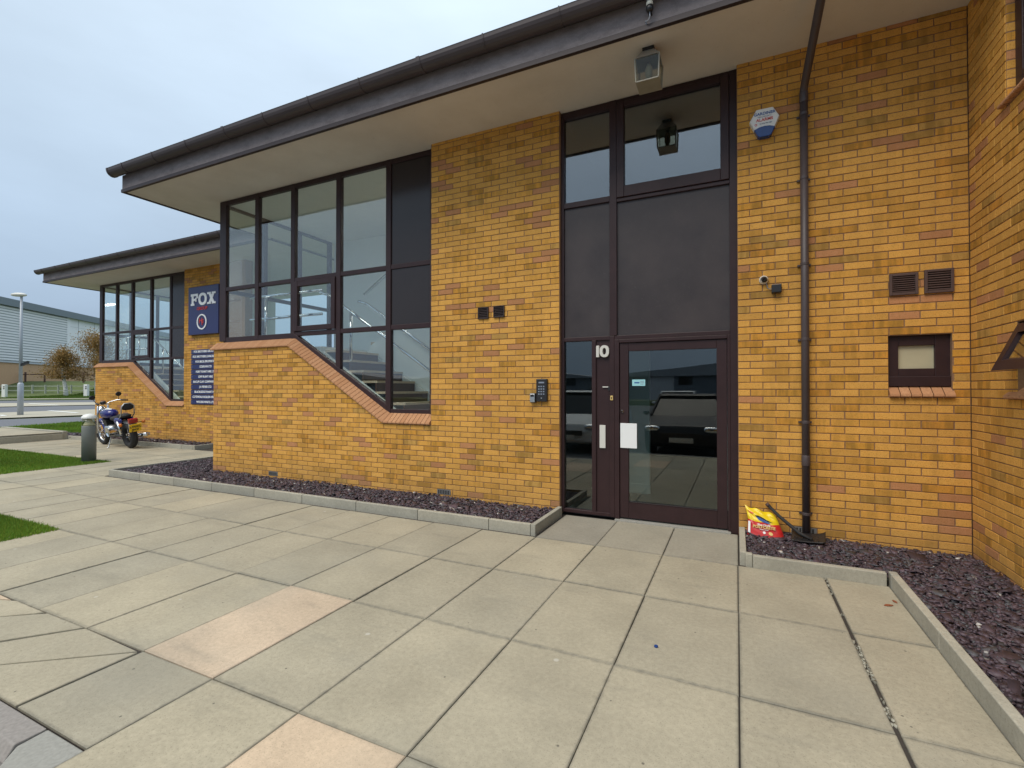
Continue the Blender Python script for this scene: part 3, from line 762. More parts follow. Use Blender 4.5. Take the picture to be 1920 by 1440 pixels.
def stair_hall(B):
    m = MB(); m.box(-8.12, -3.6, 2.66, 2.74, 0, SOF).box(-3.6, -3.52, .21, 2.74, 0, SOF)
    m.build('inner_wall', 'white_wall', B, local=True)
    MB().prism([(-3.605, .06), (-3.605, 3.78), (-6.08, 2.25), (-6.08, .06)], XZ, 1.515, 1.555).build('spine_wall', 'white_wall', B, local=True)
    BOX_L(B, 'inner_pier', 'pale_brick', -6.15, -5.35, 2.50, 2.655, 0, SOF-.03)
    BOX_L(B, 'hall_floor', 'hall_floor', -8.12, -3.6, .21, 2.66, 0, .06)
    MB().box(-4.95, -4.05, 1.9, 2.05, SOF-.07, SOF-.032).build('ceiling_light', 'tube_light', B, local=True)  # real in the far hall; the near hall's copy is added to brighten it
    BOX_L(B, 'ceiling', 'ceiling_tile', -8.18, -3.6, .17, 2.66, SOF-.03, SOF-.012)
    # flight one climbs from the right to a landing at the left, flight two climbs back behind it
    st = MB(); n = 8; x0, z0_ = -3.95, .93; tr, ri = .268, .168
    prof = [(x0+.55, z0_-ri*3)]
    st.prism([(x0+.6, .365), (x0+.6, .10), (x0-n*tr, z0_+(n-1)*ri-.30), (x0-n*tr, z0_+(n-1)*ri-.02)], XZ, .42, .478)
    st.prism([(x0+.6, .62), (x0+.6, .36), (x0-n*tr, z0_+(n-1)*ri-.34), (x0-n*tr, z0_+(n-1)*ri+.06)], XZ, 1.45, 1.51)
    st.box(-8.1, x0-n*tr, .40, 2.62, z0_+(n-1)*ri-.12, z0_+(n-1)*ri+.06)
    S_ = st.build('staircase', 'white_wall', B, local=True)
    for i in range(-2, n):
        x = x0-i*tr; z = z0_+i*ri
        MB().box(x-tr-.02, x+.012, .482, 1.448, z-.035, z).build('tread', 'tread_top', S_, local=True)
        MB().box(x-.025, x, .482, 1.448, z-ri, z-.036).build('riser', 'timber_tread', S_, local=True)
    zl = z0_+n*ri
    for i in range(n+1):
        x = x0-n*tr+i*tr; z = zl+.06+i*ri
        MB().box(x, x+tr+.02, 1.56, 2.45, z-.05, z).build('tread', 'tread_top', S_, local=True)
    def rail(pts, name='handrail'): MB().tube(pts, .024, 8).build(name, 'chrome', S_, smooth=True, local=True)
    for yy in (.50, 1.40):
        rail([(x0+.55, yy, z0_-.33+.72), (x0-n*tr+.05, yy, zl+.74), (x0-n*tr-.15, yy, zl+.80)])
        for i in (6,): rail([(x0-i*tr, yy, z0_+i*ri-.02), (x0-i*tr, yy, z0_+i*ri+.78)], 'baluster')
    rail([(x0-n*tr-.15, 1.55, zl+.95), (x0+.3, 1.55, zl+.95+(n*tr+.45)*ri/tr)])
    rail([(x0-n*tr-.15, .55, zl+.85), (-8.0, .55, zl+.85)]); rail([(x0-n*tr-.15, .55, zl+.45), (-8.0, .55, zl+.45)])
    for xx in (-7.6, -6.9): rail([(xx, .55, zl), (xx, .55, zl+.86)], 'baluster')
def BOX_L(B, name, mat, *b, bevel=0): return MB().box(*b).build(name, mat, B, local=True, bevel=bevel)

def eaves(B, x0, x1, back=4.2, tiles=False):
    BOX_L(B, 'soffit', 'soffit', x0+.03, x1, -.85, back, SOF, SOF+.02)
    m = MB().box(x0+.004, x1, -.882, -.851, SOF+.035, 5.02).box(x0+.002, x0+.034, -.851, back, SOF+.035, 5.02)
    F_ = m.build('fascia', 'fascia', B, local=True)
    m = MB().box(x0-.004, x1, -.897, -.853, SOF-.016, SOF+.034).box(x0-.006, x0+.034, -.853, back, SOF-.016, SOF+.034)
    m.build('drip_trim', 'trim_brown', F_, local=True)
    # half-round gutter, open at the top
    prof = []; R, cy, cz = .092, -.978, 5.075
    for k in range(11):
        a = PI+PI*k/10; prof.append((cy+R*math.cos(a), cz+R*math.sin(a)*1.12))
    inner = [(cy+(u-cy)*.93, cz+(v-cz)*.93) for u, v in prof][::-1]
    prof = [(prof[0][0]-.004, cz+.008)]+prof+[(cy+R, cz+.02), (cy+R*.93, cz+.02)]+inner
    g = MB().prism(prof, lambda u, v, d: (d, u, v), x0-.075, x1); G_ = g.build('gutter', 'gutter_brown', B, local=True)
    ec = MB(); ec.prism([(cy-R-.004, cz+.012)]+[(cy+(R+.004)*math.cos(PI+PI*k/10), cz+(R+.004)*math.sin(PI+PI*k/10)*1.12) for k in range(11)], lambda u, v, d: (d, u, v), x0-.09, x0-.05)
    ec.build('end_cap', 'gutter_brown', G_, local=True)
    x = x0+.35; i = 0
    while x < x1:                                   # unions and fascia brackets
        R2 = R+.006; w = .05 if i % 4 == 3 else .014
        pr = [(cy-R2-.002, cz+.014)]+[(cy+R2*math.cos(PI+PI*k/10), cz+R2*math.sin(PI+PI*k/10)*1.12) for k in range(11)]
        pi_ = [(cy+(R-.001)*math.cos(PI+PI*k/10), cz+(R-.001)*math.sin(PI+PI*k/10)*1.12) for k in range(11)][::-1]
        MB().prism(pr+pi_, lambda u, v, d: (d, u, v), x, x+w).build('gutter_bracket', 'gutter_brown', G_, local=True); x += .82; i += 1
    # low-pitched roof
    rz = lambda y: 5.10+(y+.99)*.10
    rf = MB().prism([(-.955, rz(-.955)-.05), (back, rz(back)-.05), (back, rz(back)), (-.955, rz(-.955))], lambda u, v, d: (d, u, v), x0-.02, x1)
    Rf = rf.build('roof', 'roof_tile', B, local=True)
    for i in range(13):
        y = -.93+i*.4
        MB().obox((x0+.02, y+.2, rz(y+.2)+.035), (.16, 0, 0), (0, .21, .035), (0, -.004, .022)).build('roof_tile', 'roof_tile', Rf, local=True, bevel=.008)

def camdist(loc, fn, p):
    c = (sum(q[0] for q in p)/len(p), sum(q[1] for q in p)/len(p)); w = Vector(fn(c[0], c[1], 0))+Vector(loc); return (w-CAM).length
FRONT = lambda u, v, w: (u, -w, v)
SIDE_L = lambda X: (lambda u, v, w: (X-w, -u, v))

def wall_core(B, boxes):
    m = MB(); [m.box(*b) for b in boxes]
    m.prism([(-8.194, 0), (-3.69, 0), (-3.69, 1.0), (-4.478, 1.0), (-6.36, 2.145), (-8.194, 2.145)], XZ, .006, .21)
    return m.build('wall', 'mortar', B, local=True)

def side_wall(B, X, u1, opens, singles, loc, rnd, top=SOF):
    """brick side elevation facing -x; u runs towards the viewer (-y)"""
    fn = SIDE_L(X); polys = []
    for (a, b, c, d) in courses(0.0, u1, top, .2241, rnd):
        zc = (c+d)/2; done = False
        for (o0, o1, z0_, z1_) in opens:
            if z0_ < zc < z1_ and b > o0 and a < o1:
                if a < o0-.03: polys.append((R4(a, o0-.002, c, d), None))
                if b > o1+.03: polys.append((R4(o1+.002, b, c, d), None))
                done = True; break
        if not done: polys.append((R4(a, b, c, d), (a, b, c, d)))
    return wall_bricks(B, polys, fn, -PI/2, rnd, singles, lambda p: camdist(loc, fn, p))

# ---- near unit
def near_unit():
    B = thing('office_building', 'yellow brick office with the sloping stair window, numbered brown door and drainpipe', 'office', (0, 0, 0), 'brick office units stepping along the path')
    rnd = random.Random(11)
    wall_core(B, [(-3.69, -1.877, .006, .21, 0, SOF), (.015, 1.237, .006, .21, 0, SOF), (1.237, 1.68, .006, .21, 0, 1.42), (1.237, 1.68, .006, .21, 1.95, SOF), (1.68, 1.8, .006, .21, 0, SOF),
                  (-8.194, -7.99, .21, 2.75, 0, 2.26)])
    wall_bricks(B, front_polys(rnd), FRONT, 0, rnd, 298, lambda p: camdist((0, 0, 0), FRONT, p))
    coping(B, COPE, FRONT)
    stair_window(B); stair_hall(B); eaves(B, -9.24, 1.80)
    # airbricks
    for (a, b) in ((-3.58, -3.374), (-6.80, -6.594), (.472, .680)):
        m = MB().box(a, b, -.004, .02, .092, .155); 
        o = m.build('air_brick', 'vent_grey', B, local=True)
        for k in range(7): MB().box(a+.015+k*.026, a+.029+k*.026, -.006, -.003, .100, .147).build('slot', 'black_matt', o, local=True)
    # ---------------- entrance screen
    y0, y1 = .06, .13; f = MB()
    f.box(-1.905, -1.842, y0-.002, y1, 0.03, SOF-.004).box(-.056, .03, y0-.002, y1, 0.0, SOF-.004)
    f.box(-1.298, -1.216, y0-.005, y1, 2.075, SOF-.004).box(-1.300, -1.246, y0-.005, y1, 0.03, 2.074)
    f.box(-1.507, -1.458, y0-.003, y1-.004, .07, 2.03)
    f.box(-1.842, -1.300, y0, y1-.003, 2.03, 2.075).box(-1.246, -.056, y0, y1-.003, 2.03, 2.075)
    f.box(-1.842, -1.298, y0, y1-.003, 3.604, 3.668).box(-1.216, -.056, y0, y1-.003, 3.585, 3.625)
    f.box(-1.842, -1.298, y0, y1-.003, 4.665, SOF-.004).box(-1.216, -.056, y0, y1-.003, 4.705, SOF-.004)
    f.box(-1.842, -1.300, y0, y1-.003, .03, .07)
    f.box(-1.246, -1.192, y0-.003, y1, .02, 2.03).box(-.083, -.056, y0-.003, y1, .02, 2.03).box(-1.192, -.083, y0-.003, y1, 1.992, 2.03)
    E_ = f.build('entrance_screen', 'brown_frame', B, local=True, bevel=.004)
    pane(E_, R4(-1.845, -1.504, .066, 2.034), XZ, .10, 'door_glass')
    pane(E_, R4(-1.460, -1.298, .066, 2.034), XZ, .078, 'brown_frame', .03, 'letter_panel')
    pane(E_, R4(-1.845, -1.295, 2.072, 3.607), XZ, .085, 'dark_panel', .03, 'infill_panel')
    pane(E_, R4(-1.218, -.053, 2.072, 3.588), XZ, .085, 'dark_panel', .03, 'infill_panel')
    pane(E_, R4(-1.845, -1.295, 3.665, 4.668), XZ, .10, 'top_glass')
    s = MB(); s.box(-1.214, -1.132, y0-.018, y1-.02, 3.627, 4.703).box(-.140, -.058, y0-.018, y1-.02, 3.627, 4.703)
    s.box(-1.132, -.140, y0-.016, y1-.02, 3.627, 3.752).box(-1.132, -.140, y0-.016, y1-.02, 4.645, 4.703)
    s.build('opening_sash', 'brown_frame', E_, local=True, bevel=.006)
    pane(E_, R4(-1.137, -.135, 3.747, 4.650), XZ, .085, 'top_glass')
    # raised number 10
    yn = .064
    n1 = MB().prism([(-1.452, 1.835), (-1.418, 1.835), (-1.418, 1.968), (-1.446, 1.968), (-1.452, 1.958)], XZ, yn-.022, yn+.016)
    n1.build('number_one', 'off_white', E_, local=True, bevel=.004)
    z_ = MB(); K = 28
    for k in range(K):
        a = 2*PI*k/K
        for (rx, rz) in ((.054, .068), (.021, .038)):
            for yy in (yn-.022, yn+.016): z_.v.append((-1.357+rx*math.copysign(abs(math.cos(a))**.85, math.cos(a)), yy, 1.902+rz*math.copysign(abs(math.sin(a))**.85, math.sin(a))))
    for k in range(K):
        b, c = k*4, ((k+1) % K)*4; z_.f += [(b, c, c+2, b+2), (b+1, b+3, c+3, c+1), (b, b+1, c+1, c), (b+2, c+2, c+3, b+3)]
    z_.build('number_zero', 'off_white', E_, local=True)
    MB().box(-1.418, -1.350, .062, .076, .800, 1.062).build('push_plate', 'off_white', E_, local=True, bevel=.003)
    MB().box(-1.382, -1.318, .064, .076, 1.490, 1.502).build('card_slot', 'off_white', E_, local=True)
    MB().box(-1.316, -1.296, .050, .078, 1.452, 1.500).build('latch_block', 'black_plastic', E_, local=True, bevel=.003)
    q = MB().box(-1.290, -1.260, .046, .056, 1.345, 1.397); o = q.build('keyhole_plate', 'gold_print', E_, local=True, bevel=.004)
    MB().box(-1.280, -1.270, .0445, .047, 1.358, 1.384).build('keyhole', 'black_matt', o, local=True)
    # ---------------- door leaf
    d = MB(); yd0, yd1 = .074, .118
    d.box(-1.189, -1.092, yd0, yd1, .035, 1.989).box(-.185, -.086, yd0, yd1, .035, 1.989).box(-1.092, -.185, yd0+.001, yd1, .035, .216).box(-1.092, -.185, yd0+.001, yd1, 1.896, 1.989)
    D_ = d.build('door', 'brown_frame', B, local=True, bevel=.004)
    pane(D_, R4(-1.097, -.18, .21, 1.90), XZ, .095, 'door_glass')
    MB().box(-1.098, -.179, .070, .090, .214, .2165).build('glazing_bead', 'trim_brown', D_, local=True)
    MB().box(-1.180, -.998, .058, .073, .815, 1.090).build('notice_paper', 'paper', D_, local=True, bevel=.002)
    t_ = MB().box(-1.054, -.912, .091, .0935, 1.508, 1.578).build('door_sticker', 'cyan_print', D_, local=True)
    MB().box(-1.030, -.975, .090, .0908, 1.536, 1.550).build('sticker_mark', 'blue_print', t_, local=True)
    for k in range(3): MB().box(-.966, -.925, .0903, .0908, 1.556-k*.016, 1.562-k*.016).build('sticker_mark', 'grey_print', t_, local=True)
    MB().lathe([(.017, 0), (.017, -.012), (.010, -.014)], (-1.163, .073, 1.222), 14, 'Y').build('lock', 'chrome', D_, smooth=True, local=True)
    MB().box(-1.24, -.056, .02, .14, -.012, .018).build('threshold', 'kerb_blue', B, local=True, bevel=.004)
    # ---------------- hall behind the door and room behind the top lights
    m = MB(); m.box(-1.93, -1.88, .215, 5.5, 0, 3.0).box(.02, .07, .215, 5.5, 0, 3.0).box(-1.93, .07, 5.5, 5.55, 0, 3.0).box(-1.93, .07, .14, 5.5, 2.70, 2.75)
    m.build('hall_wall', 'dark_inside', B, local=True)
    BOX_L(B, 'hall_floor', 'hall_floor', -1.88, .02, .145, 5.5, 0, .012)
    q = MB().box(-1.74, -1.60, .95, 1.02, .012, 2.69).box(-1.755, -1.585, .935, .95, .012, .16); q.build('hall_pillar', 'white_wall', B, local=True)
    q = MB().box(-1.42, -1.10, 1.55, 1.62, .012, 2.69).box(-1.43, -1.09, 1.535, 1.55, .012, .14); q.build('hall_pillar', 'white_wall', B, local=True)
    q = MB().box(-.11, -.02, 1.0, 1.06, .012, 2.69).box(-.12, -.02, .985, 1.0, .012, .14); q.build('hall_pillar', 'white_wall', B, local=True)
    MB().box(-.80, -.32, 3.2, 3.32, 2.655, 2.695).build('ceiling_light', 'tube_light', B, local=True)
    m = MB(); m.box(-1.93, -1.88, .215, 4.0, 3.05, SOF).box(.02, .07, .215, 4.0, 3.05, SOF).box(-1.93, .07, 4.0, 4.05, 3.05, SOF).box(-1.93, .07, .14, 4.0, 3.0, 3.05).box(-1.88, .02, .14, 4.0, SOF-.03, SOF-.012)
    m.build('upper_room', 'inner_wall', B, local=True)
    # ---------------- small frosted window
    f = MB(); f.box(1.237, 1.319, .045, .115, 1.49, 1.949).box(1.576, 1.682, .045, .115, 1.49, 1.949).box(1.319, 1.576, .047, .115, 1.49, 1.655).box(1.319, 1.576, .047, .115, 1.860, 1.949)
    f.box(1.239, 1.680, .028, .047, 1.496, 1.585)
    w = f.build('small_window', 'brown_frame', B, local=True, bevel=.004)
    pane(w, R4(1.314, 1.580, 1.65, 1.865), XZ, .075, 'frosted_pane', .01)
    coping(B, [(1.238, 1.505), (1.695, 1.505)], FRONT, .0765)
    return B
NEAR = near_unit()

# ---- far unit: the same design one bay further on, set back
def far_unit():
    loc = (-10.03, 2.76, 0)
    B = thing('office_building', 'yellow brick office carrying the square navy sign, behind the motorbike', 'office', loc, 'brick office units stepping along the path')
    rnd = random.Random(23)
    wall_core(B, [(-3.69, -1.2, .006, .21, 0, SOF), (-8.194, -7.99, .21, 2.75, 0, 2.26)])
    polys = [p for p in front_polys(rnd, False)]
    wall_bricks(B, polys, FRONT, 0, rnd, 0, lambda p: 0)
    coping(B, COPE, FRONT, .0695); stair_window(B); stair_hall(B); eaves(B, -9.24, .9, tiles=True)
    MB().box(-5.45, -5.245, -.004, .02, .161, .222).build('air_brick', 'vent_grey', B, local=True)
    return B
FAR = far_unit()

# ---- next unit: only its side elevation shows, making the inner corner on the right
def wing():
    loc = (1.80, 0, 0)
    B = thing('office_building', 'yellow brick side wall with tilted open window, forming the corner by the drainpipe', 'office', loc, 'brick office units stepping along the path')
    rnd = random.Random(31); u1 = 3.4
    op = [(.735, 1.55, 1.49-.075, 1.95), (.62, 2.05, 3.60-.055, 4.47)]
    side_wall(B, 0, u1, op, 298, loc, rnd)
    m = MB()                                   # solid core, leaving both openings
    m.box(.006, .22, -.735, .21, 0, 3.545).box(.006, .22, -u1, -1.55, 0, 3.545).box(.006, .22, -1.55, -.735, 0, 1.42).box(.006, .22, -1.55, -.735, 1.95, 3.545)
    m.box(.006, .22, -.62, .21, 3.545, SOF).box(.006, .22, -u1, -2.05, 3.545, SOF).box(.006, .22, -2.05, -.62, 4.47, SOF)
    m.build('wall', 'mortar', B, local=True)
    # brick returns inside the upper reveal
    mm = MB(); cols = []
    for k in range(52, 65):
        z0_, z1_ = C0+k*CH+.004, C0+(k+1)*CH-.004
        add_brick(mm, cols, [(.008, z0_), (.098, z0_), (.098, z1_), (.008, z1_)], lambda u, v, w: (u, -.622-w, v), brick_tone(rnd), .0)
    o = mm.build('reveal_bricks', 'buff_brick', B, local=True); set_attr(o.data, cols)
    YZ = lambda u, v, d: (d, -u, v)
    f = MB(); f.box(.052, .12, -.72, -.626, 3.65, 4.47).box(.052, .12, -2.05, -1.95, 3.65, 4.47).box(.052, .12, -1.95, -.72, 3.65, 3.75).box(.052, .12, -1.95, -.72, 4.39, 4.47)
    w = f.build('upper_window', 'brown_frame', B, local=True, bevel=.005)
    pane(w, R4(.715, 1.955, 3.745, 4.395), YZ, .085)
    f = MB(); f.box(.05, .12, -.80, -.738, 1.49, 1.95).box(.05, .12, -1.55, -1.49, 1.49, 1.95).box(.05, .12, -1.49, -.80, 1.49, 1.55).box(.05, .12, -1.49, -.80, 1.90, 1.95)
    w2 = f.build('lower_window', 'brown_frame', B, local=True, bevel=.004)
    # top-hung sash tilted outwards
    s = MB(); ang = rad(24); ca, sa = math.cos(ang), math.sin(ang); hx, hz = .03, 1.945
    def T(u, v, w): return (hx-(-v)*sa-w*ca, -u, hz+v*ca-w*sa)      # v runs down (negative) along the leaf
    for (a, b, c, d) in ((.745, .815, -.36, 0), (1.47, 1.54, -.36, 0), (.815, 1.47, -.36, -.285), (.815, 1.47, -.07, 0)):
        s.prism(R4(a, b, c, d), T, -.02, .03)
    S2 = s.build('opening_sash', 'brown_frame', w2, local=True)
    MB().prism(R4(.81, 1.475, -.29, -.065), T, 0.0, .006).build('pane', 'clear_glass', w2, local=True)
    fn = SIDE_L(0)
    coping(B, [(.62, 1.505), (1.68, 1.505)], lambda u, v, w: fn(u, v, w), .0765)
    coping(B, [(.575, 3.655), (2.10, 3.655)], lambda u, v, w: fn(u, v, w), .0765)
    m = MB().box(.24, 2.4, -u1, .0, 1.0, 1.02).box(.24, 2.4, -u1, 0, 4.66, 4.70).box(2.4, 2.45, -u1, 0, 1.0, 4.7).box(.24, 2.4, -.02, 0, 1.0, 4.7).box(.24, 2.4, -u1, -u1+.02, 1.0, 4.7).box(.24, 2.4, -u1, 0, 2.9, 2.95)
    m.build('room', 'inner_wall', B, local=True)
    BOX_L(B, 'blind', 'off_white', .20, .215, -1.95, -.70, 3.76, 4.40)
    m = MB().box(.0, 4.0, -u1, -u1+.2, 0, SOF).box(.0, 4.0, -3.6, .5, SOF, SOF+.25); m.build('upper_wall', 'fascia', B, local=True)
    return B
WING = wing()

# ------------------------------------------------------------------ signs on the far unit
SY = 2.76
sg = thing('sign_board', 'square navy sign with white FOX lettering and ringed red initials', 'sign', (-12.76, SY-.09, 2.92))
BOX('board', 'navy_board', sg, -13.39, -12.13, SY-.09, SY+.002, 2.92, 4.20, bevel=.01)
ys = SY-.096
def slabtext(parent, polys, mat, name):
    m = MB()
    for i_, p in enumerate(polys): m.prism(p, XZ, ys-.006-.0009*i_, ys+.008)
    return m.build(name, mat, parent)
def rc(a, b, c, d): return [(a, c), (b, c), (b, d), (a, d)]
fx, fz, H = -13.26, 3.70, .31                       # slab-serif F O X
slabtext(sg, [rc(fx+.035, fx+.115, fz, fz+H), rc(fx, fx+.15, fz, fz+.055), rc(fx, fx+.30, fz+H-.06, fz+H), rc(fx+.245, fx+.30, fz+H-.125, fz+H-.055), rc(fx+.11, fx+.235, fz+.125, fz+.18), rc(fx+.20, fx+.24, fz+.10, fz+.205)], 'white_print', 'letter_f')
def ring(cx, cz, rx, rz, w, mat, parent, name, e=1.0, K=32):
    m = MB()
    for k in range(K):
        a = 2*PI*k/K; c_, s_ = math.copysign(abs(math.cos(a))**e, math.cos(a)), math.copysign(abs(math.sin(a))**e, math.sin(a))
        for (x_, z_) in ((rx, rz), (rx-w, rz-w*.8)):
            for yy in (ys-.006, ys+.008): m.v.append((cx+x_*c_, yy, cz+z_*s_))
    for k in range(K):
        b, c = k*4, ((k+1) % K)*4; m.f += [(b, c, c+2, b+2), (b+1, b+3, c+3, c+1), (b, b+1, c+1, c), (b+2, c+2, c+3, b+3)]
    return m.build(name, mat, parent)
ring(fx+.495, fz+H/2, .175, H/2+.008, .085, 'white_print', sg, 'letter_o', .9)
xx = fx+.69
slabtext(sg, [[(xx+.03, fz), (xx+.125, fz), (xx+.315, fz+H), (xx+.22, fz+H)], [(xx+.22, fz), (xx+.315, fz), (xx+.125, fz+H), (xx+.03, fz+H)],
              rc(xx, xx+.15, fz, fz+.05), rc(xx+.195, xx+.345, fz, fz+.05), rc(xx, xx+.15, fz+H-.05, fz+H), rc(xx+.195, xx+.345, fz+H-.05, fz+H)], 'white_print', 'letter_x')
text('GROUP', .115, (-12.79, ys, 3.605), 'red_print', sg, offset=.002, sx=1.15)
ring(-12.80, 3.25, .205, .205, .042, 'white_print', sg, 'emblem_ring')
text('H', .21, (-12.845, ys, 3.275), 'red_print', sg, offset=.002); text('F', .21, (-12.755, ys-.003, 3.225), 'red_print', sg, offset=.002)
NAMES = ['FOX BROTHERS GROUP LTD', 'FOX BROTHERS (LANCASHIRE)', 'FOX BROS (PROPERTIES)', 'COLPLAN LTD', 'HURT PLANT HIRE LTD', 'CMP PLANT HIRE', 'BACUP CLAY COMPANY LTD', 'J.A FISHER LTD', 'BLACKLEDGE PLANT HIRE', 'COTSWOLD ROLLER HIRE LTD', 'WOODS WASTE LTD']
ORD = ['topmost', 'second', 'third', 'fourth', 'fifth', 'sixth', 'seventh', 'eighth', 'ninth', 'tenth', 'lowest']
for i, nm in enumerate(NAMES):
    z1 = 2.532-i*.1347; z0 = z1-.121
    lab = f'navy name plate, {ORD[i]} of the stack below the square sign' if i in (0, 10) else f'navy name plate, {ORD[i]} from the top of the stack below the square sign'
    p = thing('name_plate', lab, 'name plate', (-12.74, SY-.02, z0), 'navy name plates stacked on the far office')
    BOX('plate', 'navy_board', p, -13.36, -12.12, SY-.022, SY+.002, z0, z1, bevel=.002)
    text(nm, .078, (-12.74, SY-.0245, (z0+z1)/2), 'white_print', p, offset=.0018)
    for xx in (-13.31, -12.17): MB().lathe([(.010, 0), (.008, -.004)], (xx, SY-.022, (z0+z1)/2), 8, 'Y').build('screw', 'steel', p)

# ------------------------------------------------------------------ fittings on the near front
A = thing('alarm_box', 'white six-sided alarm bell box with blue base, high beside the drainpipe', 'alarm box', (.26, -.06, 3.95))
hexo = [(.128, 4.112), (.188, 4.222), (.335, 4.222), (.392, 4.120), (.322, 3.955), (.198, 3.955)]
hx = lambda s, dz=0: [(.26+(u-.26)*s, 4.09+(v-4.09)*s+dz) for u, v in hexo]
m = MB(); 
for pl_, d in ((hx(1.0), 0), (hx(1.0), -.045), (hx(.93), -.062)): m.v += [(u, d, v) for u, v in pl_]
m.f = [tuple(range(12, 18)), tuple(range(0, 6))[::-1]]+[(i+6*k, (i+1) % 6+6*k, (i+1) % 6+6*k+6, i+6*k+6) for i in range(6) for k in (0, 1)]
m.build('casing', 'white_plastic', A)
bl = [(.168, 4.020), (.198, 3.955), (.215, 3.938), (.305, 3.938), (.322, 3.955), (.352, 4.020), (.305, 4.038), (.26, 4.043), (.215, 4.038)]
MB().prism(bl, XZ, -.068, -.002).build('strobe_lens', 'blue_lens', A, bevel=.006)
for s_, sz, zz, mt, so_ in (('GARDINER', .038, 4.166, 'blue_print', .0008), ('FIRE & SECURITY', .016, 4.136, 'grey_print', 0), ('ALARMS', .040, 4.106, 'red_print', .0008), ('01772 795 089', .018, 4.068, 'grey_print', .0004)):
    text(s_, sz, (.26 if sz > .02 or zz > 4.1 else .272, -.0635, zz), mt, A, extrude=.001, offset=so_)
MB().torus((.185, -.063, 4.066), .009, .0025, 'Y', 16, 6).build('emblem', 'red_print', A)

K = thing('security_camera', 'small white dome security camera on the brick beside the door', 'camera', (.248, -.05, 2.51))
MB().lathe([(.040, 0), (.042, -.018), (.038, -.030), (.030, -.040)], (.248, 0, 2.545), 20, 'Y').build('housing', 'white_plastic', K, smooth=True)
MB().lathe([(.026, -.034), (.024, -.050), (.012, -.058)], (.252, 0, 2.541), 16, 'Y').build('lens', 'black_plastic', K, smooth=True)
MB().tube([(.268, -.01, 2.518), (.276, -.015, 2.49), (.282, -.012, 2.462), (.300, -.012, 2.452), (.325, -.012, 2.452)], .004, 6).build('cable', 'grey_print', K, smooth=True)
J = thing('junction_box', 'black square junction box wired to the dome camera', 'junction box', (.357, -.05, 2.41))
BOX('box', 'black_plastic', J, .314, .400, -.055, .002, 2.405, 2.488, bevel=.006); BOX('lid', 'black_plastic', J, .320, .394, -.060, -.0551, 2.411, 2.482, bevel=.002)

def flush_vent(x0, x1, z0, z1, mat, name, label, grp, slats, frame=.012):
    V_ = thing(name, label, 'vent', ((x0+x1)/2, -.02, z0), grp)
    m = MB().box(x0, x0+frame, -.022, .002, z0, z1).box(x1-frame, x1, -.022, .002, z0, z1).box(x0+frame, x1-frame, -.021, .002, z0, z0+frame).box(x0+frame, x1-frame, -.021, .002, z1-frame, z1)
    m.build('frame', mat, V_, bevel=.003); BOX('back', 'black_matt' if slats > 3 else mat, V_, x0+frame, x1-frame, -.006, .002, z0+frame, z1-frame)
    h = (z1-z0-2*frame)/slats
    for i in range(slats):
        zc = z0+frame+(i+.5)*h
        MB().obox(((x0+x1)/2, -.011, zc), ((x1-x0)/2-frame, 0, 0), (0, .0065, h*.32), (0, -.0015, .0015)).build('slat', mat, V_)
    return V_
flush_vent(1.244, 1.450, 2.306, 2.498, 'vent_brown', 'wall_vent', 'brown framed louvre vent over the small window, nearer the drainpipe', 'brown louvre vents over the small window', 8, .022)
flush_vent(1.492, 1.692, 2.306, 2.512, 'vent_brown', 'wall_vent', 'brown framed louvre vent over the small window, nearer the brick corner', 'brown louvre vents over the small window', 8, .022)
flush_vent(-2.962, -2.815, 2.355, 2.503, 'trim_brown', 'square_vent', 'small dark square wall vent nearer the sloping stair window', 'pair of small dark square vents', 6)
flush_vent(-2.742, -2.592, 2.362, 2.508, 'trim_brown', 'square_vent', 'small dark square wall vent nearer the brown entrance', 'pair of small dark square vents', 6)

kp = thing('door_keypad', 'tall black entry keypad on the brick left of the entrance', 'keypad', (-2.09, -.03, 1.32))
BOX('casing', 'black_plastic', kp, -2.158, -2.022, -.040, .002, 1.322, 1.592, bevel=.006)
BOX('display', 'grey_print', kp, -2.125, -2.055, -.0425, -.0401, 1.54, 1.558)
for r in range(4):
    for c in range(3): BOX('button', 'grey_print', kp, -2.130+c*.030, -2.112+c*.030, -.0435, -.0401, 1.495-r*.030, 1.510-r*.030)
MB().lathe([(.009, 0), (.008, -.004)], (-2.09, -.040, 1.365), 10, 'Y').build('sensor', 'steel', kp)
ks = thing('key_safe', 'small silver key safe tucked beside the black keypad', 'key safe', (-2.195, -.04, 1.31))
BOX('casing', 'black_plastic', ks, -2.238, -2.162, -.050, .002, 1.308, 1.424, bevel=.012); BOX('cover', 'steel', ks, -2.231, -2.170, -.058, -.0501, 1.315, 1.415, bevel=.006)
BOX('dial_window', 'black_plastic', ks, -2.222, -2.180, -.0595, -.0575, 1.380, 1.408, bevel=.002)

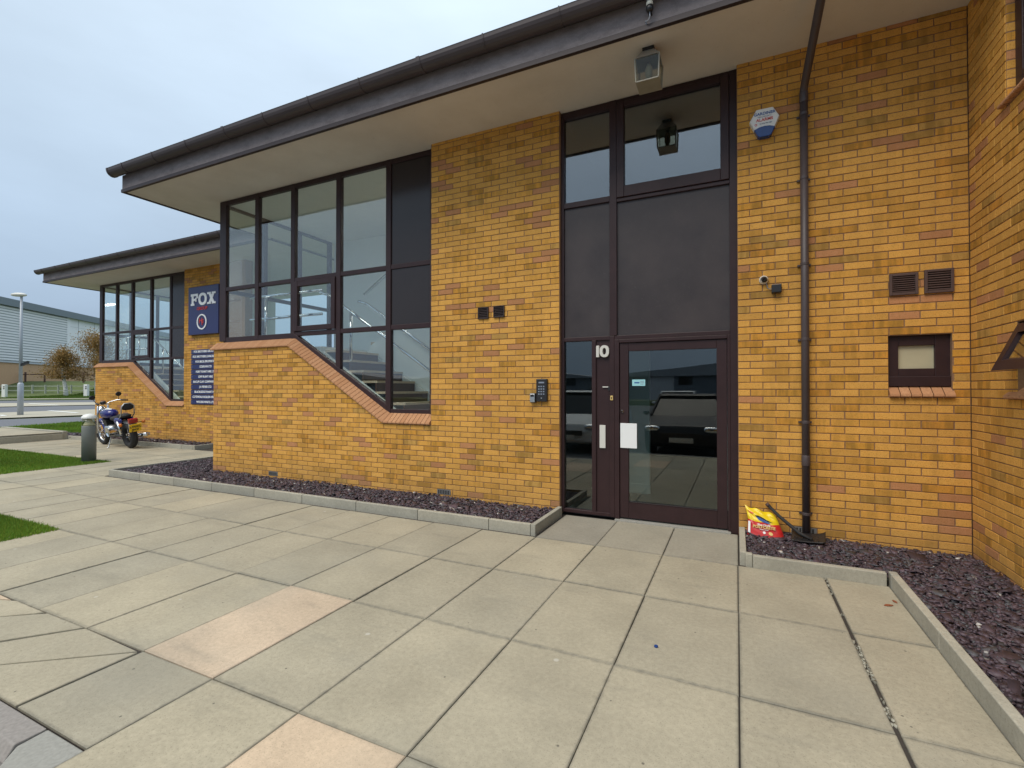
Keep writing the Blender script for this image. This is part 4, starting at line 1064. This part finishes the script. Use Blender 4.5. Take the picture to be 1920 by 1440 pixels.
# downpipe with offset to the gutter
dp = thing('drainpipe', 'dark brown round drainpipe fixed to the brick wall right of the entrance', 'drainpipe', (.590, -.055, .03))
MB().tube([(.590, -.058, .045), (.590, -.058, 4.27)], .034, 18).build('pipe', 'gutter_brown', dp, smooth=True)
MB().tube([(.590, -.058, 4.25), (.590, -.062, 4.30), (.594, -.12, 4.345), (.640, -.86, 4.67), (.645, -.93, 4.71), (.646, -.960, 4.78), (.646, -.965, 5.0)], .034, 18).build('offset_bend', 'gutter_brown', dp, smooth=True)
for z in (.30, 1.16, 1.94, 2.655, 3.47, 4.08):
    q = MB().lathe([(.0355, -.014), (.037, -.011), (.037, .011), (.0355, .014)], (.590, -.058, z), 18); q.box(.535, .645, -.018, .002, z-.010, z+.006)
    br = q.build('pipe_bracket', 'gutter_brown', dp)
for z in (.80, 4.24): MB().lathe([(.0355, -.05), (.0368, -.045), (.0368, .045), (.0345, .05)], (.590, -.058, z), 18).build('pipe_socket', 'gutter_brown', dp, smooth=True)

# lantern hanging under the soffit
L = thing('soffit_lantern', 'weathered square glass lantern under the soffit over the entrance', 'lantern', (-.75, -.62, 4.36))
lx, ly = -.752, -.60
BOX('ceiling_plate', 'black_plastic', L, lx-.055, lx+.055, ly-.055, ly+.055, 4.722, 4.752, bevel=.005)
def fr(zb, zt, hb, ht, mat, name, bev=0):
    m = MB(); m.v = [(lx+sx_*h, ly+sy_*h, z) for z, h in ((zb, hb), (zt, ht)) for sx_, sy_ in ((-1,-1),(1,-1),(1,1),(-1,1))]
    m.f = [(0,3,2,1),(4,5,6,7)]+[(i, (i+1) % 4, 4+(i+1) % 4, 4+i) for i in range(4)]; return m.build(name, mat, L, bevel=bev)
fr(4.62, 4.715, .115, .055, 'steel', 'hood'); fr(4.408, 4.617, .098, .108, 'lamp_glass', 'glass'); fr(4.395, 4.407, .108, .108, 'lamp_base', 'base_rim', .002)
for sx_ in (-1, 1):
    for sy_ in (-1, 1): MB().tube([(lx+sx_*.104, ly+sy_*.104, 4.40), (lx+sx_*.113, ly+sy_*.113, 4.625)], .008, 6).build('corner_bar', 'lamp_base', L)
MB().lathe([(.02, 4.45), (.035, 4.50), (.035, 4.56), (.02, 4.61)], (lx, ly, 0), 12).build('bulb', 'lamp_base', L, smooth=True)
# dusk sensor on the fascia
pc = thing('dusk_sensor', 'small cream-capped dusk sensor with curled cable on the fascia', 'sensor', (-.69, -.93, 4.80))
MB().lathe([(.030, 4.905), (.030, 4.935), (.027, 4.952), (.016, 4.962)], (-.69, -.94, 0), 16).build('cap', 'opal', pc, smooth=True)
MB().lathe([(.022, 4.855), (.033, 4.875), (.033, 4.904)], (-.69, -.94, 0), 16).build('body', 'black_plastic', pc, smooth=True)
BOX('bracket', 'black_plastic', pc, -.705, -.675, -.945, -.880, 4.858, 4.872)
MB().tube([(-.69, -.94, 4.857), (-.688, -.935, 4.82), (-.70, -.925, 4.797), (-.722, -.915, 4.795), (-.732, -.90, 4.812), (-.730, -.883, 4.80), (-.725, -.889, 4.765)], .006, 6).build('cable', 'galvanised', pc, smooth=True)

# ------------------------------------------------------------------ sack and shovel
sk = thing('cement_sack', 'slumped yellow and red POSTCRETE sack leaning on the brick by the door', 'sack', (.24, -.16, .06))
def sack_pt(u, v, s):      # u across -1..1, v up 0..1, s front(-1)/back(+1)
    w = .150*(1-.14*v**1.5)*(1+.04*math.cos(v*5)); th = .052*(1-abs(u)**4)**.5*(1-v**5)**.6*(1-.35*v)+.004
    x = .245+u*w-.045*v*v; z = .058+v*(.268-.065*(u+1)/2)+.008*math.sin(u*7+v*3)*v
    wr = .006*math.sin(u*9+v*11)*v+.004*math.sin(v*31+u*4)*v
    return (x, -.135+.085*v+s*th+wr, z)
def sack_part(name, mat, v0, v1, nu=22, nv=14):
    m = MB()
    for s in (-1, 1):
        b = len(m.v)
        for j in range(nv+1):
            for i in range(nu+1): m.v.append(sack_pt(-1+2*i/nu, v0+(v1-v0)*j/nv, s))
        for j in range(nv):
            for i in range(nu):
                q = (b+j*(nu+1)+i, b+j*(nu+1)+i+1, b+(j+1)*(nu+1)+i+1, b+(j+1)*(nu+1)+i); m.f.append(q if s < 0 else q[::-1])
    return m.build(name, mat, sk, smooth=True)
sack_part('red_body', 'red_sack', 0, .56); sack_part('yellow_top', 'yellow_sack', .56, 1.0)
def on_sack(name, mat, uv, lift=.0035):
    m = MB(); n = len(uv)
    for u, v in uv: p = sack_pt(u, v, -1); m.v.append((p[0], p[1]-lift, p[2]))
    c = (sum(q[0] for q in uv)/n, sum(q[1] for q in uv)/n); p = sack_pt(*c, -1); m.v.append((p[0], p[1]-lift, p[2]))
    m.f = [(i, (i+1) % n, n) for i in range(n)]; return m.build(name, mat, sk)
on_sack('printed_crescent', 'blue_print', [(-.40, .74), (-.28, .64), (-.05, .575), (.25, .565), (.48, .60), (.30, .645), (.05, .66), (-.15, .70)], .005)
on_sack('printed_shadow', 'black_matt', [(-.46, .79), (-.40, .74), (-.15, .705), (.05, .665), (.30, .65), (.62, .64), (.40, .69), (.0, .735), (-.25, .78)], .0055)
on_sack('printed_flash', 'red_print', [(-.92, .86), (-.70, .88), (-.48, .86), (-.60, .82), (-.78, .81)], .005)
on_sack('white_label', 'paper', [(-.97, .12), (-.84, .12), (-.84, .50), (-.97, .50)], .004)
on_sack('round_badge', 'gold_print', [(.30+.12*math.cos(a*PI/5), .20+.065*math.sin(a*PI/5)) for a in range(10)], .005)
on_sack('round_badge', 'paper', [(-.06+.08*math.cos(a*PI/5), .21+.045*math.sin(a*PI/5)) for a in range(10)], .005)
for s_, sz, v_, mt, o_ in (('POSTCRETE', .036, .395, 'gold_print', .0014), ('Blue Circle', .024, .475, 'paper', .0006), ('Ready mixed', .014, .315, 'paper', .0002)):
    p = sack_pt(0, v_, -1); text(s_, sz, (.232, p[1]-.0085, p[2]), mt, sk, offset=o_, extrude=.002, rot=Euler((PI/2-.28, .035, 0)))
sh = thing('shovel', 'black plastic shovel lying against the foot of the drainpipe', 'shovel', (.56, -.22, .07))
def blade(nu=10, nv=10):
    m = MB(); o = Vector((.44, -.315, .104)); ax = Vector((.27, .02, .0)); ay = Vector((.030, .215, .012)); top = []
    for k in (0, 1):
        for j in range(nv+1):
            for i in range(nu+1):
                u, v = i/nu, j/nv; cur = .026*(abs(2*u-1)**3)*(.35+.65*v)+.012*v**4; wv = 1-.18*(1-v)*0
                p = o+ax*(u)+ay*v+Vector((0, 0, cur-.006*k)); m.v.append(tuple(p))
    N_ = (nu+1)*(nv+1)
    for j in range(nv):
        for i in range(nu):
            q = (j*(nu+1)+i, j*(nu+1)+i+1, (j+1)*(nu+1)+i+1, (j+1)*(nu+1)+i); m.f += [q, tuple(N_+x for x in q)[::-1]]
    edge = [i for i in range(nu+1)]+[j*(nu+1)+nu for j in range(1, nv+1)]+[nv*(nu+1)+i for i in range(nu-1, -1, -1)]+[j*(nu+1) for j in range(nv-1, 0, -1)]
    for a, b in zip(edge, edge[1:]+edge[:1]): m.f.append((a, N_+a, N_+b, b))
    return m
blade().build('blade', 'black_plastic', sh, smooth=True)
for i in range(5):
    x = .49+i*.042; MB().tube([(x, -.27, .110), (x+.02, -.15, .118)], .005, 6).build('rib', 'black_plastic', sh)
MB().tube([(.272, -.035, .345), (.36, -.09, .262), (.52, -.19, .145), (.61, -.255, .116)], [.015, .0155, .016, .011], 12).build('handle', 'black_matt', sh, smooth=True)
MB().tube([(.262, -.028, .354), (.282, -.041, .336)], .018, 12).build('grip', 'vent_brown', sh, smooth=True)
# fallen leaves and a stub by the kerb
for (x, y, r_, s_, _lab) in ((.93, -1.28, .5, .034, 'larger curled brown leaf lying on a slab beside the bed kerb'), (.985, -1.19, 1.9, .026, 'small brown leaf caught against the foot of the bed kerb')):
    m = MB(); pts = [(-1, 0), (-.5, .35), (0, .42), (.55, .28), (1, 0), (.55, -.3), (0, -.4), (-.5, -.3)]
    for k in (0, .003):
        for u, v in pts: m.v.append((x+s_*(u*math.cos(r_)-v*math.sin(r_)), y+s_*(u*math.sin(r_)+v*math.cos(r_)), .003+k+.25*s_*v*v))
    m.f = [tuple(range(8))[::-1], tuple(range(8, 16))]+[(i, (i+1) % 8, 8+(i+1) % 8, 8+i) for i in range(8)]
    tag(m.build('fallen_leaf', 'leaf_brown', None), _lab, 'leaf', 'dead leaves by the kerb')

# ------------------------------------------------------------------ bollard light
b = thing('bollard_light', 'grey bollard light with pale domed cap at the lawn tip', 'bollard', (-11.93, -.13, 0))
bx, by = -11.93, -.13
MB().lathe([(.118, -.02), (.118, .715), (.114, .725)], (bx, by, 0), 28).build('post', 'bollard_grey', b, smooth=True)
MB().lathe([(.098, .726), (.092, .75), (.040, .845), (.036, .872)], (bx, by, 0), 28).build('reflector', 'opal', b, smooth=True)
MB().lathe([(.112, .727), (.112, .871)], (bx, by, 0), 28).build('lens', 'lamp_glass', b, smooth=True)
MB().lathe([(.126, .872), (.126, .885), (.118, .920), (.085, .950), (.035, .966), (.004, .969)], (bx, by, 0), 28).build('cap', 'white_plastic', b, smooth=True)

# ------------------------------------------------------------------ motorbike (local: x forward, y left, z up)
rear, front = Vector((-13.66, 1.50, 0)), Vector((-15.20, 1.66, 0)); hd = math.atan2(front.y-rear.y, front.x-rear.x)
mb = thing('motorbike', 'blue cruiser motorbike with yellow plate leaning on its stand by the wall', 'motorbike', (rear.x, rear.y, 0.0))
mb.rotation_euler = (rad(-9), 0, hd); mb.scale = (1.07, 1.07, 1.07)
def bp_(m, name, mat, parent=None, smooth=True): 
    return m.build(name, mat, parent or mb, smooth=smooth, local=True)
for (x, R, r, nm) in ((0, .235, .072, 'rear_wheel'), (1.48, .262, .052, 'front_wheel')):
    w = bp_(MB().torus((x, 0, R+r), R, r, 'Y', 30, 12, 1.0), nm, 'rubber')
    bp_(MB().torus((x, 0, R+r), R-.05, .016, 'Y', 30, 8, 1.6), 'rim', 'chrome', w)
    sp = MB(); 
    for k in range(10): a = 2*PI*k/10; sp.tube([(x, (-1)**k*.02, R+r), (x+(R-.05)*math.cos(a), 0, R+r+(R-.05)*math.sin(a))], .005, 5)
    bp_(sp, 'spokes', 'chrome', w); bp_(MB().lathe([(.05, -.05), (.05, .05)], (x, 0, R+r), 14, 'Y'), 'hub', 'chrome', w)
bp_(MB().ell((.90, 0, .795), .29, .145, .115, e=.8), 'fuel_tank', 'bike_blue'); bp_(MB().ell((.92, 0, .865), .21, .075, .062), 'tank_stripe', 'white_plastic')
bp_(MB().arc((1.48, 0, .314), .345, rad(15), rad(175), .07, .012), 'front_mudguard', 'bike_blue')
bp_(MB().arc((0, 0, .307), .37, rad(5), rad(150), .105, .014), 'rear_mudguard', 'black_plastic')
bp_(MB().ell((.42, 0, .70), .23, .14, .06, e=.8), 'rider_seat', 'black_matt'); bp_(MB().ell((.10, 0, .765), .19, .115, .055, e=.8), 'pillion_seat', 'black_matt')
bp_(MB().ell((.16, .11, .66), .20, .04, .075, e=.8).ell((.16, -.11, .66), .20, .04, .075, e=.8), 'side_panel', 'bike_blue')
bp_(MB().tube([(.10, .13, .68), (-.10, .13, .80), (-.19, .12, 1.0), (-.18, .06, 1.06), (-.18, -.06, 1.06), (-.19, -.12, 1.0), (-.10, -.13, .80), (.10, -.13, .68)], .013, 8), 'sissy_bar', 'steel')
bp_(MB().ell((-.16, 0, .98), .035, .115, .075, e=.7), 'backrest_pad', 'black_matt')
bp_(MB().ell((.80, 0, .40), .20, .15, .14, e=.55), 'engine_block', 'steel'); en = MB()
for k in range(6): en.obox((.86+.012*k, 0, .52+.028*k), (.10, 0, .03), (0, .12, 0), (-.003, 0, .009))
bp_(en, 'cylinder_fins', 'black_plastic', None, False); bp_(MB().lathe([(.11, -.165), (.11, .165)], (.70, 0, .38), 18, 'Y'), 'clutch_cover', 'chrome')
bp_(MB().tube([(.30, 0, .68), (.62, 0, .62), (1.02, 0, .74), (1.16, 0, .86)], .028, 8).tube([(1.10, 0, .78), (1.02, 0, .40), (.80, 0, .24), (.45, 0, .26), (.32, 0, .62)], .026, 8), 'frame', 'black_plastic')
def steer(m, a=rad(16)):
    c_, s_ = math.cos(a), math.sin(a); m.v = [(1.22+(x-1.22)*c_-y*s_, (x-1.22)*s_+y*c_, z) for x, y, z in m.v]; return m
for s in (-1, 1):
    bp_(MB().tube([(1.48, s*.10, .314), (1.17, s*.10, .98)], [.026, .022], 10), 'fork', 'chrome')
    bp_(MB().tube([(.0, s*.12, .307), (.45, s*.12, .33)], .022, 8), 'swing_arm', 'black_plastic')
    bp_(MB().tube([(.02, s*.15, .36), (.12, s*.14, .66)], .024, 10), 'shock_absorber', 'chrome')
    bp_(steer(MB().tube([(1.13, s*.02, 1.0), (1.14, s*.13, 1.05), (1.04, s*.25, 1.08), (.86, s*.33, 1.05)], .013, 8)), 'handlebar', 'chrome')
    bp_(steer(MB().tube([(.97, s*.28, 1.068), (.84, s*.34, 1.047)], .019, 8)), 'grip', 'black_matt')
    bp_(steer(MB().tube([(1.02, s*.26, 1.08), (1.05, s*.29, 1.17)], .007, 6)), 'mirror_stem', 'black_plastic'); bp_(steer(MB().ell((1.05, s*.30, 1.22), .02, .07, .055)), 'mirror', 'black_plastic')
    bp_(MB().tube([(-.22, s*.08, .60), (-.24, s*.20, .60)], .009, 6), 'indicator_stem', 'black_plastic'); bp_(MB().ell((-.25, s*.225, .60), .045, .035, .04), 'indicator', 'amber')
bp_(MB().ell((1.29, 0, .88), .10, .095, .095), 'headlight', 'chrome'); bp_(MB().lathe([(.055, 0), (.06, .05), (.05, .07)], (1.14, 0, 1.02), 14), 'instrument', 'black_plastic')
bp_(MB().tube([(.88, -.16, .50), (.98, -.17, .30), (.75, -.18, .20), (.20, -.19, .24), (-.35, -.20, .30)], [.022, .024, .026, .042, .045], 12), 'exhaust', 'chrome')
bp_(MB().obox((-.31, 0, .66), (.035, 0, .01), (0, .085, 0), (-.01, 0, .045)), 'tail_light', 'red_lens', None, False)
pq = bp_(MB().obox((-.375, 0, .50), (.006, 0, .002), (0, .115, 0), (-.025, 0, .085)), 'number_plate', 'plate_yellow', None, False)
for s_, zz in (('LV05C', .535), ('JHV', .462)):
    tt = text(s_, .085, (0, 0, 0), 'black_matt', sg, offset=.002); tt.parent = pq; me = tt.data
    me.transform(Matrix.Translation(Vector(WLOC[sg.name])))
    me.transform(Matrix.Translation((-.386-(zz-.5)*.29, 0, zz)) @ Matrix.Rotation(-PI/2, 4, 'Z')); tt.name = 'lettering'
bp_(MB().tube([(.62, .14, .26), (.50, .26, .06), (.47, .30, .045)], .013, 8), 'side_stand', 'steel')

# ------------------------------------------------------------------ lamp post, background street
lp = hit(38, 779.5); LP = thing('lamp_post', 'tall grey street lamp post with flat oval head by the road', 'lamp post', tuple(lp))
MB().lathe([(.115, -.1), (.115, 1.55), (.075, 1.62)], tuple(lp), 16).build('base_section', 'galvanised', LP, smooth=True)
MB().tube([lp+Vector((0, 0, 1.55)), lp+Vector((0, 0, 5.85))], [.072, .05], 12).build('column', 'galvanised', LP, smooth=True)
hp = lp+Vector((0, 0, 5.92))-RT*.13
mh = MB(); mh.ell((0, 0, 0), .38, .17, .11, 20, 10); mh.v = [tuple(hp+RT*x+fh*y+Vector((0, 0, z if z > 0 else z*.8))) for x, y, z in mh.v]; mh.build('lamp_head', 'off_white', LP, smooth=True)
ca = lp+Vector((0, 0, 2.55))+RT*.20
MB().obox(ca, RT*.16+Vector((0, 0, .07)), fh*.06, (0, 0, .06)).build('bracket_box', 'black_plastic', LP)
# white marker posts on the verge
for i, px in enumerate((8.5, 162)):
    p = hit(px, 744); q = thing('marker_post', 'white square marker post on the verge '+('behind the lamp post' if i == 0 else 'beside the birch trunk'), 'post', tuple(p), 'white posts on the verge')
    MB().obox(p+Vector((0, 0, .52)), RT*.17, fh*.12, (0, 0, .60)).build('post', 'white_plastic', q, bevel=.03)
    for k in (0, 1): MB().obox(p+Vector((0, 0, .90-k*.16))-fh*.122+RT*.05, RT*.07, fh*.006, (0, 0, .045)).build('reflector', 'black_plastic', q)
# rail fences
def line_fence(name, label, a, b, n, hgt, rails, mat, lift=0.0):
    A_, B_ = hit(*a), hit(*b); d = (B_-A_); d.z = 0; T = d.length; u = d.normalized(); nn = Vector((-u.y, u.x, 0))
    r = thing(name, label, 'fence', (A_.x, A_.y, terrain(A_.x, A_.y)))
    P_ = []
    for i in range(n+1):
        q = A_+d*(i/n); q.z = terrain(q.x, q.y); P_.append(q); MB().obox(q+Vector((0, 0, hgt/2)), u*.06, nn*.06, (0, 0, hgt/2+.05)).build('post', mat, r)
    for z in rails:
        for i in range(n): 
            c = (P_[i]+P_[i+1])/2; MB().obox(c+Vector((0, 0, z)), (P_[i+1]-P_[i])/2, nn*.03, (0, 0, .045)).build('rail', mat, r)
    return r
line_fence('rail_fence', 'low pale timber rail fence behind the verge posts', (-60, 737.5), (230, 737.5), 12, .80, (.28, .72), 'pale_timber')
line_fence('rail_fence', 'dark brown rail fence along the top of the grass bank', (-60, 715), (230, 718), 8, 1.0, (.80,), 'timber')
# grass on the verge and bank
def verge():
    A_ = [hit(-40, 749), hit(220, 747.5)]; n = 42000; t_ = RNG.random(n); s_ = RNG.random(n)**1.0
    base = np.array([[*(A_[0].lerp(A_[1], t))[:2]] for t in t_]); w = np.array([fh.x, fh.y]); P = base+s_[:, None]*16*w
    zz = np.array([terrain(x, y) for x, y in P])-.02; h = RNG.uniform(.05, .16, n); a = RNG.uniform(0, 2*PI, n); V = np.zeros((n, 3, 3)); r = .035
    V[:, 0] = np.column_stack([P[:,0]-r*np.cos(a), P[:,1]-r*np.sin(a), zz]); V[:, 1] = np.column_stack([P[:,0]+r*np.cos(a), P[:,1]+r*np.sin(a), zz]); V[:, 2] = np.column_stack([P[:,0], P[:,1], zz+h])
    tone = RNG.uniform(.7, 1.3, n)*np.where(s_ > .5, .62, 1.0); c = np.column_stack([.10*tone, .165*tone, .024*tone, np.ones(n)])
    me = np_mesh('verge_grass', V.reshape(-1, 3), np.arange(n*3).reshape(n, 3), np.repeat(c, 3, axis=0), ['grass']); o = bpy.data.objects.new('verge_grass', me); COL.objects.link(o)
    tag(o, 'rough grass on the verge and bank before the grey warehouse', 'grass', kind='stuff')
verge()
# birch trees
def birch(px, py, H, rx, label, lean=(0, 0), seed=1, n=9000, low=.26):
    r = random.Random(seed); g = np.random.default_rng(seed); p = hit(px, py); T = thing('birch_tree', label, 'tree', tuple(p), 'birch trees on the verge')
    top = p+Vector((lean[0], lean[1], H*.88)); mid = p.lerp(top, .45)+RT*(-.12)
    m = MB().tube([p-Vector((0, 0, .1)), p+RT*(-.06)+Vector((0, 0, H*.15)), mid, top], [.20, .16, .12, .03], 9); br = MB(); tips = []
    for k in range(26):
        t = r.uniform(.28, .95); c = p.lerp(mid, t/.45) if t < .45 else mid.lerp(top, (t-.45)/.55); a = r.uniform(0, 2*PI); ln = rx*(1.15-t*.75)*r.uniform(.7, 1.15)
        e = c+Vector((math.cos(a)*ln, math.sin(a)*ln, ln*r.uniform(.15, .7))); br.tube([c, c.lerp(e, .5)+Vector((0, 0, .12*ln)), e], [.04*(1.1-t), .025*(1.1-t), .008], 5); tips.append((c, e))
    m.build('trunk', 'birch_bark', T, smooth=True); br.build('limbs', 'timber', T)
    P = np.zeros((n, 3))
    for i in range(n):
        c, e = tips[int(g.integers(len(tips)))]; t = g.uniform(.25, 1.12); q = c.lerp(e, t); s = .10*rx*(1+.8*t)
        P[i] = (q.x+g.normal(0, s), q.y+g.normal(0, s), q.z+g.normal(0, s*.9)-abs(g.normal(0, .18*rx)))
    P = P[P[:,2] > p.z+H*low]; n = len(P)
    d1 = g.normal(0, 1, (n, 3)); d1 /= np.linalg.norm(d1, axis=1)[:, None]; d2 = np.cross(d1, g.normal(0, 1, (n, 3))); d2 /= np.linalg.norm(d2, axis=1)[:, None]
    s = g.uniform(.035, .075, n)[:, None]; V = np.stack([P-d1*s, P-d2*s*.7, P+d1*s, P+d2*s*.7], 1).reshape(-1, 3)
    tone = g.uniform(.6, 1.35, n); br_ = g.random(n); c = np.column_stack([(.25+.12*br_)*tone, (.185+.02*br_)*tone, .065*tone, np.ones(n)])
    me = np_mesh('crown', V-np.array(p), np.arange(n*4).reshape(n, 4), np.repeat(c, 4, axis=0), ['foliage']); o = bpy.data.objects.new('crown', me); COL.objects.link(o); o.parent = T
birch(124, 743, 5.0, 1.75, 'small brown-leaved birch with a bare white trunk on the verge', (-.35, -.2), 3, 8500, .32)
birch(182, 742, 6.9, 2.2, 'taller autumn birch half hidden behind the far office glazing', (.15, .1), 5, 11000, .2)

# big warehouse beyond the bank (camera-relative plan, built at its own distance)
def plan(xc, z): p = Vector((CAM.x, CAM.y, 0))+RT*xc+fh*z; return (p.x, p.y)
def warehouse():
    a, b = (-53.4-4*.264*-1*-1, 46.0), (-60.5, 90.0); a = (-52.3, 46.0); A_, B_ = Vector((*plan(*a), 0)), Vector((*plan(*b), 0))
    W_ = thing('warehouse', 'long grey clad warehouse with brick base beyond the lamp post', 'warehouse', (A_.x, A_.y, 1.2)); d = (B_-A_).normalized(); nn = Vector((-d.y, d.x, 0))
    T = (B_-A_).length
    if nn.dot(RT) < 0: nn = -nn
    def panel(s0, s1, z0, z1, off, th, name, mat): c = A_+d*((s0+s1)/2)+nn*(off-th/2); return MB().obox((c.x, c.y, (z0+z1)/2), d*((s1-s0)/2), nn*(th/2), (0, 0, (z1-z0)/2)).build(name, mat, W_)
    panel(0, T, -.5, 4.25, 0, 12, 'brick_base', 'plinth_brick'); panel(0, T, 4.25, 4.42, .12, 12, 'flashing', 'cladding_dark')
    panel(0, T, 4.42, 10.2, .02, 12, 'cladding_wall', 'cladding')
    sj = 13.0
    for i in range(20): panel(0, sj, 4.52+i*.284, 4.52+i*.284+.17, .16, .14, 'louvre_slat', 'cladding')
    panel(0, sj, 4.43, 10.2, .03, .02, 'louvre_backing', 'cladding_dark')
    panel(sj, sj+.5, 4.43, 10.2, .10, .10, 'cover_strip', 'cladding')
    s = sj+2.0
    while s < T: panel(s, s+.05, 4.43, 10.2, .045, .03, 'panel_joint', 'cladding_dark'); s += 3.0
    for z in (5.6, 6.8, 8.0, 9.2): panel(sj+.5, T, z, z+.025, .04, .03, 'panel_joint', 'cladding_dark')
    panel(-.4, T, 10.2, 10.95, .5, 13, 'roof', 'cladding_roof')
warehouse()

# ------------------------------------------------------------------ what the glass reflects: the car park behind the camera
def car(label, x, y, mat, h=1.46, suv=False):
    """nose towards +y (facing the offices)"""
    Cc = thing('parked_car', label, 'car', (x, y, -.118), 'cars parked facing the offices'); L_ = 4.2; w = .88
    prof = [(0, .28), (.02, .55), (.12, .74), (1.0, .92), (1.12, .94), (3.9, .98), (4.16, .86), (4.2, .40), (4.05, .24), (.3, .22)]
    b = MB(); ins = [1, 1, .99, .97, .96, .96, .97, 1, 1, 1]
    for s in (-1, 1): b.v += [(s*w*k*(.90 if u < .06 else 1), -u, z) for (u, z), k in zip(prof, ins)]
    n = len(prof); b.f = [tuple(range(n)), tuple(range(n, 2*n))[::-1]]+[(i, n+i, n+(i+1) % n, (i+1) % n) for i in range(n)]
    b.build('body', mat, Cc, local=True, bevel=.05)
    g = MB(); gp = [(1.05, .93), (1.75, h-.03), (3.3, h-.04), (4.0, .97)]
    for s in (-1, 1): g.v += [(s*(w-.04 if z < 1 else w-.20), -u, z) for u, z in gp]
    g.f = [(0, 1, 2, 3), (7, 6, 5, 4)]+[(i, 4+i, 4+(i+1) % 4, (i+1) % 4) for i in range(4)]; g.build('glazing', 'car_glass', Cc, local=True)
    r = MB(); rp = [(1.62, h-.05), (1.75, h), (3.25, h-.005), (3.5, h-.09)]
    for s in (-1, 1): r.v += [(s*(w-.175), -u, z) for u, z in rp]
    r.f = [(0, 1, 2, 3), (7, 6, 5, 4)]+[(i, 4+i, 4+(i+1) % 4, (i+1) % 4) for i in range(4)]; r.build('roof', mat, Cc, local=True, bevel=.02)
    for s in (-1, 1):
        MB().tube([(s*(w-.05), -1.02, .93), (s*(w-.185), -1.72, h-.02)], .035, 6).build('pillar', mat, Cc, local=True)
        MB().ell((s*.66, -.10, .66), .19, .10, .075, 14, 8, .7).build('headlight', 'chrome', Cc, smooth=True, local=True)
        MB().ell((s*.98, -1.25, .98), .09, .06, .06).build('door_mirror', mat, Cc, smooth=True, local=True)
        for u in (.82, 3.38):
            wq = MB().lathe([(.31, -.10), (.33, -.06), (.33, .06), (.31, .10)], (s*.78, -u, .33), 22, 'X').build('wheel', 'rubber', Cc, smooth=True, local=True)
            MB().lathe([(.20, -.105), (.20, .105)], (s*.78, -u, .33), 16, 'X').build('rim', 'steel', wq, local=True)
    MB().box(-.45, .45, .0, .03, .46, .58).build('grille', 'black_plastic', Cc, local=True); MB().box(-.26, .26, .012, .045, .36, .47).build('number_plate', 'off_white', Cc, local=True)
car('dark parked car whose bonnet is mirrored in the door glass', -1.15, -6.05, 'car_dark')
car('white parked car mirrored in the narrow side light', -3.85, -5.75, 'car_white', 1.55)
car('white parked car mirrored above the dark bonnet in the door', -2.4, -15.5, 'car_white', 1.5)
def shed(label, x0, x1, y0, h, ridge, dep=18):
    S_ = thing('industrial_unit', label, 'building', ((x0+x1)/2, y0, -.12), 'industrial units across the car park')
    MB().box(x0, x1, y0-dep, y0, -.15, h).build('wall', 'shed_dark', S_)
    xm = (x0+x1)/2; m = MB().prism([(x0-.5, h-.1), (x1+.5, h-.1), (x1+.5, h+.1), (xm, ridge+.1), (x0-.5, h+.1)], XZ, y0-dep-.3, y0+.5); m.build('roof', 'shed_roof', S_)
    for k in range(3):
        c = x0+(x1-x0)*(.2+.3*k); BOX('shutter', 'cladding_dark', S_, c-1.6, c+1.6, y0-.05, y0+.06, -.1, 3.2); BOX('window', 'car_glass', S_, c+2.2, c+4.0, y0-.05, y0+.05, 2.0, 3.1)
shed('low dark industrial unit with wide gable mirrored in the door', -16, 18, -62, 3.3, 5.0)
shed('low dark industrial unit mirrored in the narrow side light', -50, -20, -64, 3.2, 4.9)
shed('low dark industrial unit mirrored in the stair windows', -100, -58, -66, 3.4, 5.2)
tag(MB().box(-60, 40, -44, -41, -.2, .35).build('hedge_bank', 'field', None), kind='structure')

cp = MB().lathe([(.011, 0), (.011, .008), (.008, .010)], (-.422, -2.483, .0), 12)
tag(cp.build('bottle_cap', 'blue_lens', None, smooth=False), 'tiny blue plastic cap lying on the slabs before the door', 'bottle cap')
